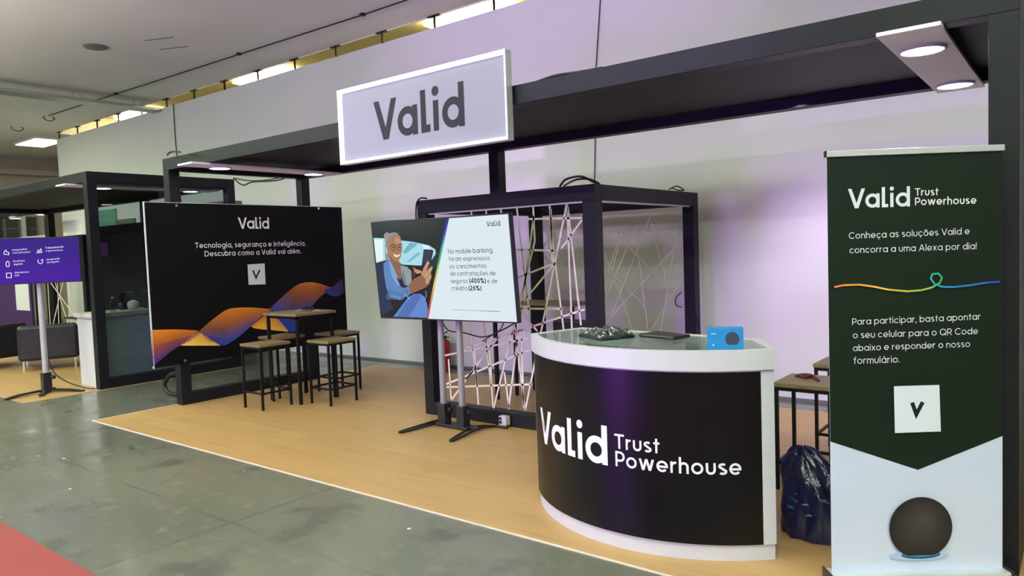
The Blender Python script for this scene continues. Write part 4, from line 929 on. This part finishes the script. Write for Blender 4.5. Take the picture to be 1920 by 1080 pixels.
for tx, p, q in (('Integrações', (62, 244), (138, 238)), ('com parceiros', (64, 258), (154, 253)), ('Tokenização', (230, 234), (322, 227)), ('e governança', (232, 248), (318, 243)), ('Produtos', (68, 301), (126, 297)), ('digitais', (70, 317), (116, 313)), ('Integração', (236, 292), (304, 286)), ('do legado', (238, 306), (300, 301)), ('Plataforma', (76, 359), (146, 354)), ('hub', (76, 373), (98, 371))):
    A.text(tx, zn(*p), zn(*q), .24, 'e6def4')
def icon(L): A.line([zn(*p) for p in L], .008, ['f0eaf8'])
icon([(22, 262), (22, 248), (30, 240), (36, 250), (45, 252), (45, 264), (34, 262), (22, 262)]); icon([(188, 254), (194, 240), (201, 248), (207, 234), (213, 252), (188, 254)]); icon([(32, 302), (40, 296), (47, 302), (47, 322), (39, 325), (32, 320), (32, 302)]); icon([(194, 288), (193, 302), (204, 310), (216, 304), (217, 288), (207, 292)]); icon([(33, 357), (58, 356), (59, 379), (34, 380), (33, 357)])
A.build('display', 'screen', nt_)
nst = thing('screen_stand', 'grey single-pole stand under the purple information screen', 'stand', (-10.36, 3.58, 0))
MB().tube([(-10.36, 3.58, .2), (-10.36, 3.58, 1.72)], .034, 16).build('pole', 'palesteel', nst); B((-10.41, 3.53, .02), (-10.31, 3.63, .26)).build('pole_socket', 'plastic', nst, .006)
MB().tube([(-10.3, 3.62, .20), (-10.26, 3.64, .20)], .025, 10).build('clamp_knob', 'plastic', nst)
B((-10.42, 3.55, 1.40), (-10.345, 3.62, 1.95)).build('mounting_bracket', 'black', nst)
m_ = MB(); pts = smooth_path([(-10.28, 3.10, .012), (-10.33, 3.3, .03), (-10.36, 3.58, .035), (-10.2, 3.72, .03), (-9.98, 3.86, .012)])
for i in range(len(pts)-1): m_.bar(pts[i], pts[i+1], .05, .022)
m_.build('foot', 'plastic', nst)
m_ = MB(); pts = smooth_path([(-10.1, 3.42, .012), (-10.25, 3.5, .03), (-10.36, 3.58, .035), (-10.5, 3.66, .03), (-10.6, 3.74, .012)])
for i in range(len(pts)-1): m_.bar(pts[i], pts[i+1], .05, .022)
m_.build('foot', 'plastic', nst)
cable('thin black cable from the screen stand pole to the neighbouring frame post', [(-10.36, 3.62, .42), (-10.3, 3.66, .24), (-10.25, 3.8, .10), (-10.15, 3.95, .02), (-9.99, 4.0, .015)], .007)
def armchair(label, cx, cy, yaw):
    t = thing('armchair', label, 'armchair', (cx, cy, 0), (0, 0, yaw), 'black leather armchairs')
    B((-.38, -.36, .16), (.38, .36, .40)).build('seat', 'leather', t, .04, world=False); B((-.40, .24, .16), (.40, .40, .70)).build('backrest', 'leather', t, .05, world=False)
    for s in (-1, 1): B((s*.34-.07, -.38, .16), (s*.34+.07, .30, .60)).build('armrest', 'leather', t, .05, world=False)
    for x in (-.34, .34):
        for y in (-.32, .32): MB().bar((x, y, 0.003), (x, y, .17), .025, .025, (0, 1, 0)).build('leg', 'chrome', t, world=False)
    return t
armchair('black leather armchair seen from behind, right of the screen pole', -12.92, 4.55, math.radians(-112))
armchair('black leather armchair at the left edge beyond the screen', -13.9, 4.0, math.radians(-75))
# things behind the armchairs
q0, q1 = at(-45, 600, 'y', 5.7), at(56, 528, 'y', 5.7)
tag(B((q0.x, 5.70, .003), (q1.x, 5.74, q1.z)).build('purple_poster', 'purple'), 'dark purple poster panel behind the armchairs', 'poster')
q0, q1 = at(32, 581, 'y', 5.7), at(53, 531, 'y', 5.7)
tag(B((q0.x, 5.694, q0.z), (q1.x, 5.7, q1.z)).build('notice_sheet', 'paper'), 'white printed notice on the purple poster panel', 'notice')
dt = thing('low_table', 'dark low table behind the black armchairs', 'table', (-13.6, 5.5, 0))
B((-14.2, 5.25, .66), (-13.0, 5.65, .69)).build('tabletop', 'plum', dt, .004)
for x in (-14.1, -13.1): B((x-.02, 5.48, 0.003), (x+.02, 5.52, .66)).build('leg', 'black', dt)
tag(MB().lathe([(0, .691), (.04, .691), (.04, .86), (.018, .92), (.018, .98), (0, .98)], (-13.3, 5.4, 0), 14).build('bottle', 'paper'), 'pale bottle on the low table behind the armchair', 'bottle')
fx0, fx1, fz = at(62, 500, 'y', 5.8).x, at(158, 500, 'y', 5.8).x, at(150, 440, 'y', 5.8).z
nw = thing('strap_screen', 'dark frame strung with white straps behind the purple screen pole', 'screen', ((fx0+fx1)/2, 5.85, 0))
for xx in (fx0, fx1-.13): B((xx, 5.80, .003), (xx+.13, 5.90, fz-.12)).build('post', 'frame', nw)
B((fx0, 5.80, fz-.12), (fx1, 5.90, fz)).build('beam', 'frame', nw); B((fx0+.13, 5.80, .003), (fx1-.13, 5.90, .12)).build('sill', 'frame', nw)
for a, b in (((120, 470), (150, 640)), ((132, 470), (92, 640)), ((136, 520), (122, 660)), ((94, 500), (138, 640)), ((88, 520), (152, 610)), ((106, 470), (112, 660)), ((86, 470), (96, 640))):
    pa_, pb_ = at(*a, 'y', 5.85), at(*b, 'y', 5.85)
    MB().bar(pa_, pb_, .026, .004, (0, 1, 0)).build('strap', 'rope', nw)
lg = thing('white_fascia', 'white fascia board of a far stand above the purple screen', 'fascia', (-20, 6.8, 0))
q0, q1 = at(-8, 454, 'y', 6.9), at(88, 440, 'y', 6.9); B((q0.x, 6.9, q1.z-.16), (q1.x, 6.96, q1.z)).build('board', 'white', lg)
for xx in (q0.x+.3, q1.x-.3): B((xx-.03, 6.91, .003), (xx+.03, 6.95, q1.z-.16)).build('post', 'frame', lg)
ff = thing('far_frame', 'dark beam frame of a further stand seen under the neighbouring frame', 'frame', (-20, 6.8, 0))
q0, q1 = at(-8, 398, 'y', 6.7), at(87, 383, 'y', 6.7); B((q0.x, 6.65, q1.z-.17), (q1.x, 6.77, q1.z)).build('beam', 'frame', ff)
for xx in (q0.x, q1.x-.10): B((xx, 6.66, .003), (xx+.10, 6.76, q1.z-.17)).build('post', 'frame', ff)
B((q0.x, 6.645, q1.z-.012), (q1.x, 6.65, q1.z)).build('edge_strip', 'alu', ff)
for px_, lab in ((29, 'small round downlight under the far beam, left of two'), (80, 'small round downlight under the far beam beside the dark post')):
    q = at(px_, 405, 'y', 6.71); zb_ = q1.z-.17
    t = thing('downlight', lab, 'light', (q.x, 6.71, zb_), group='downlights under the far beam')
    MB().lathe([(.14, zb_), (.14, zb_-.05), (.12, zb_-.055)], (q.x, 6.71, 0), 20).build('rim', 'white', t)
    MB().lathe([(0, zb_-.05), (.12, zb_-.05)], (q.x, 6.71, 0), 20).build('diffuser', 'lamp', t)
# windows and a pillar of the far hall wall seen under the frames
wm = mat('dark_window_glass', (.05, .065, .05), .2); wf = mat('window_frame_grey', (.12, .13, .12), .5)
for i, (y0_, y1_) in enumerate(((7.30, 7.60), (7.66, 7.98), (8.20, 8.44))):
    w_ = B((-24.39, y0_, 1.6), (-24.37, y1_, 3.02)).build('window_%d' % (i+1), wm, kind='structure')
    m_ = B((-24.37, y0_-.03, 1.57), (-24.34, y0_, 3.05)); m_.box((-24.37, y1_, 1.57), (-24.34, y1_+.03, 3.05)); m_.box((-24.37, y0_, 3.02), (-24.34, y1_, 3.05)); m_.box((-24.37, y0_, 1.57), (-24.34, y1_, 1.60)); m_.box((-24.37, y0_, 2.68), (-24.35, y1_, 2.71))
    m_.build('window_frame', wf, w_)
B((-24.39, 8.03, 0), (-24.25, 8.14, 3.1)).build('trim_3', 'white', kind='structure')
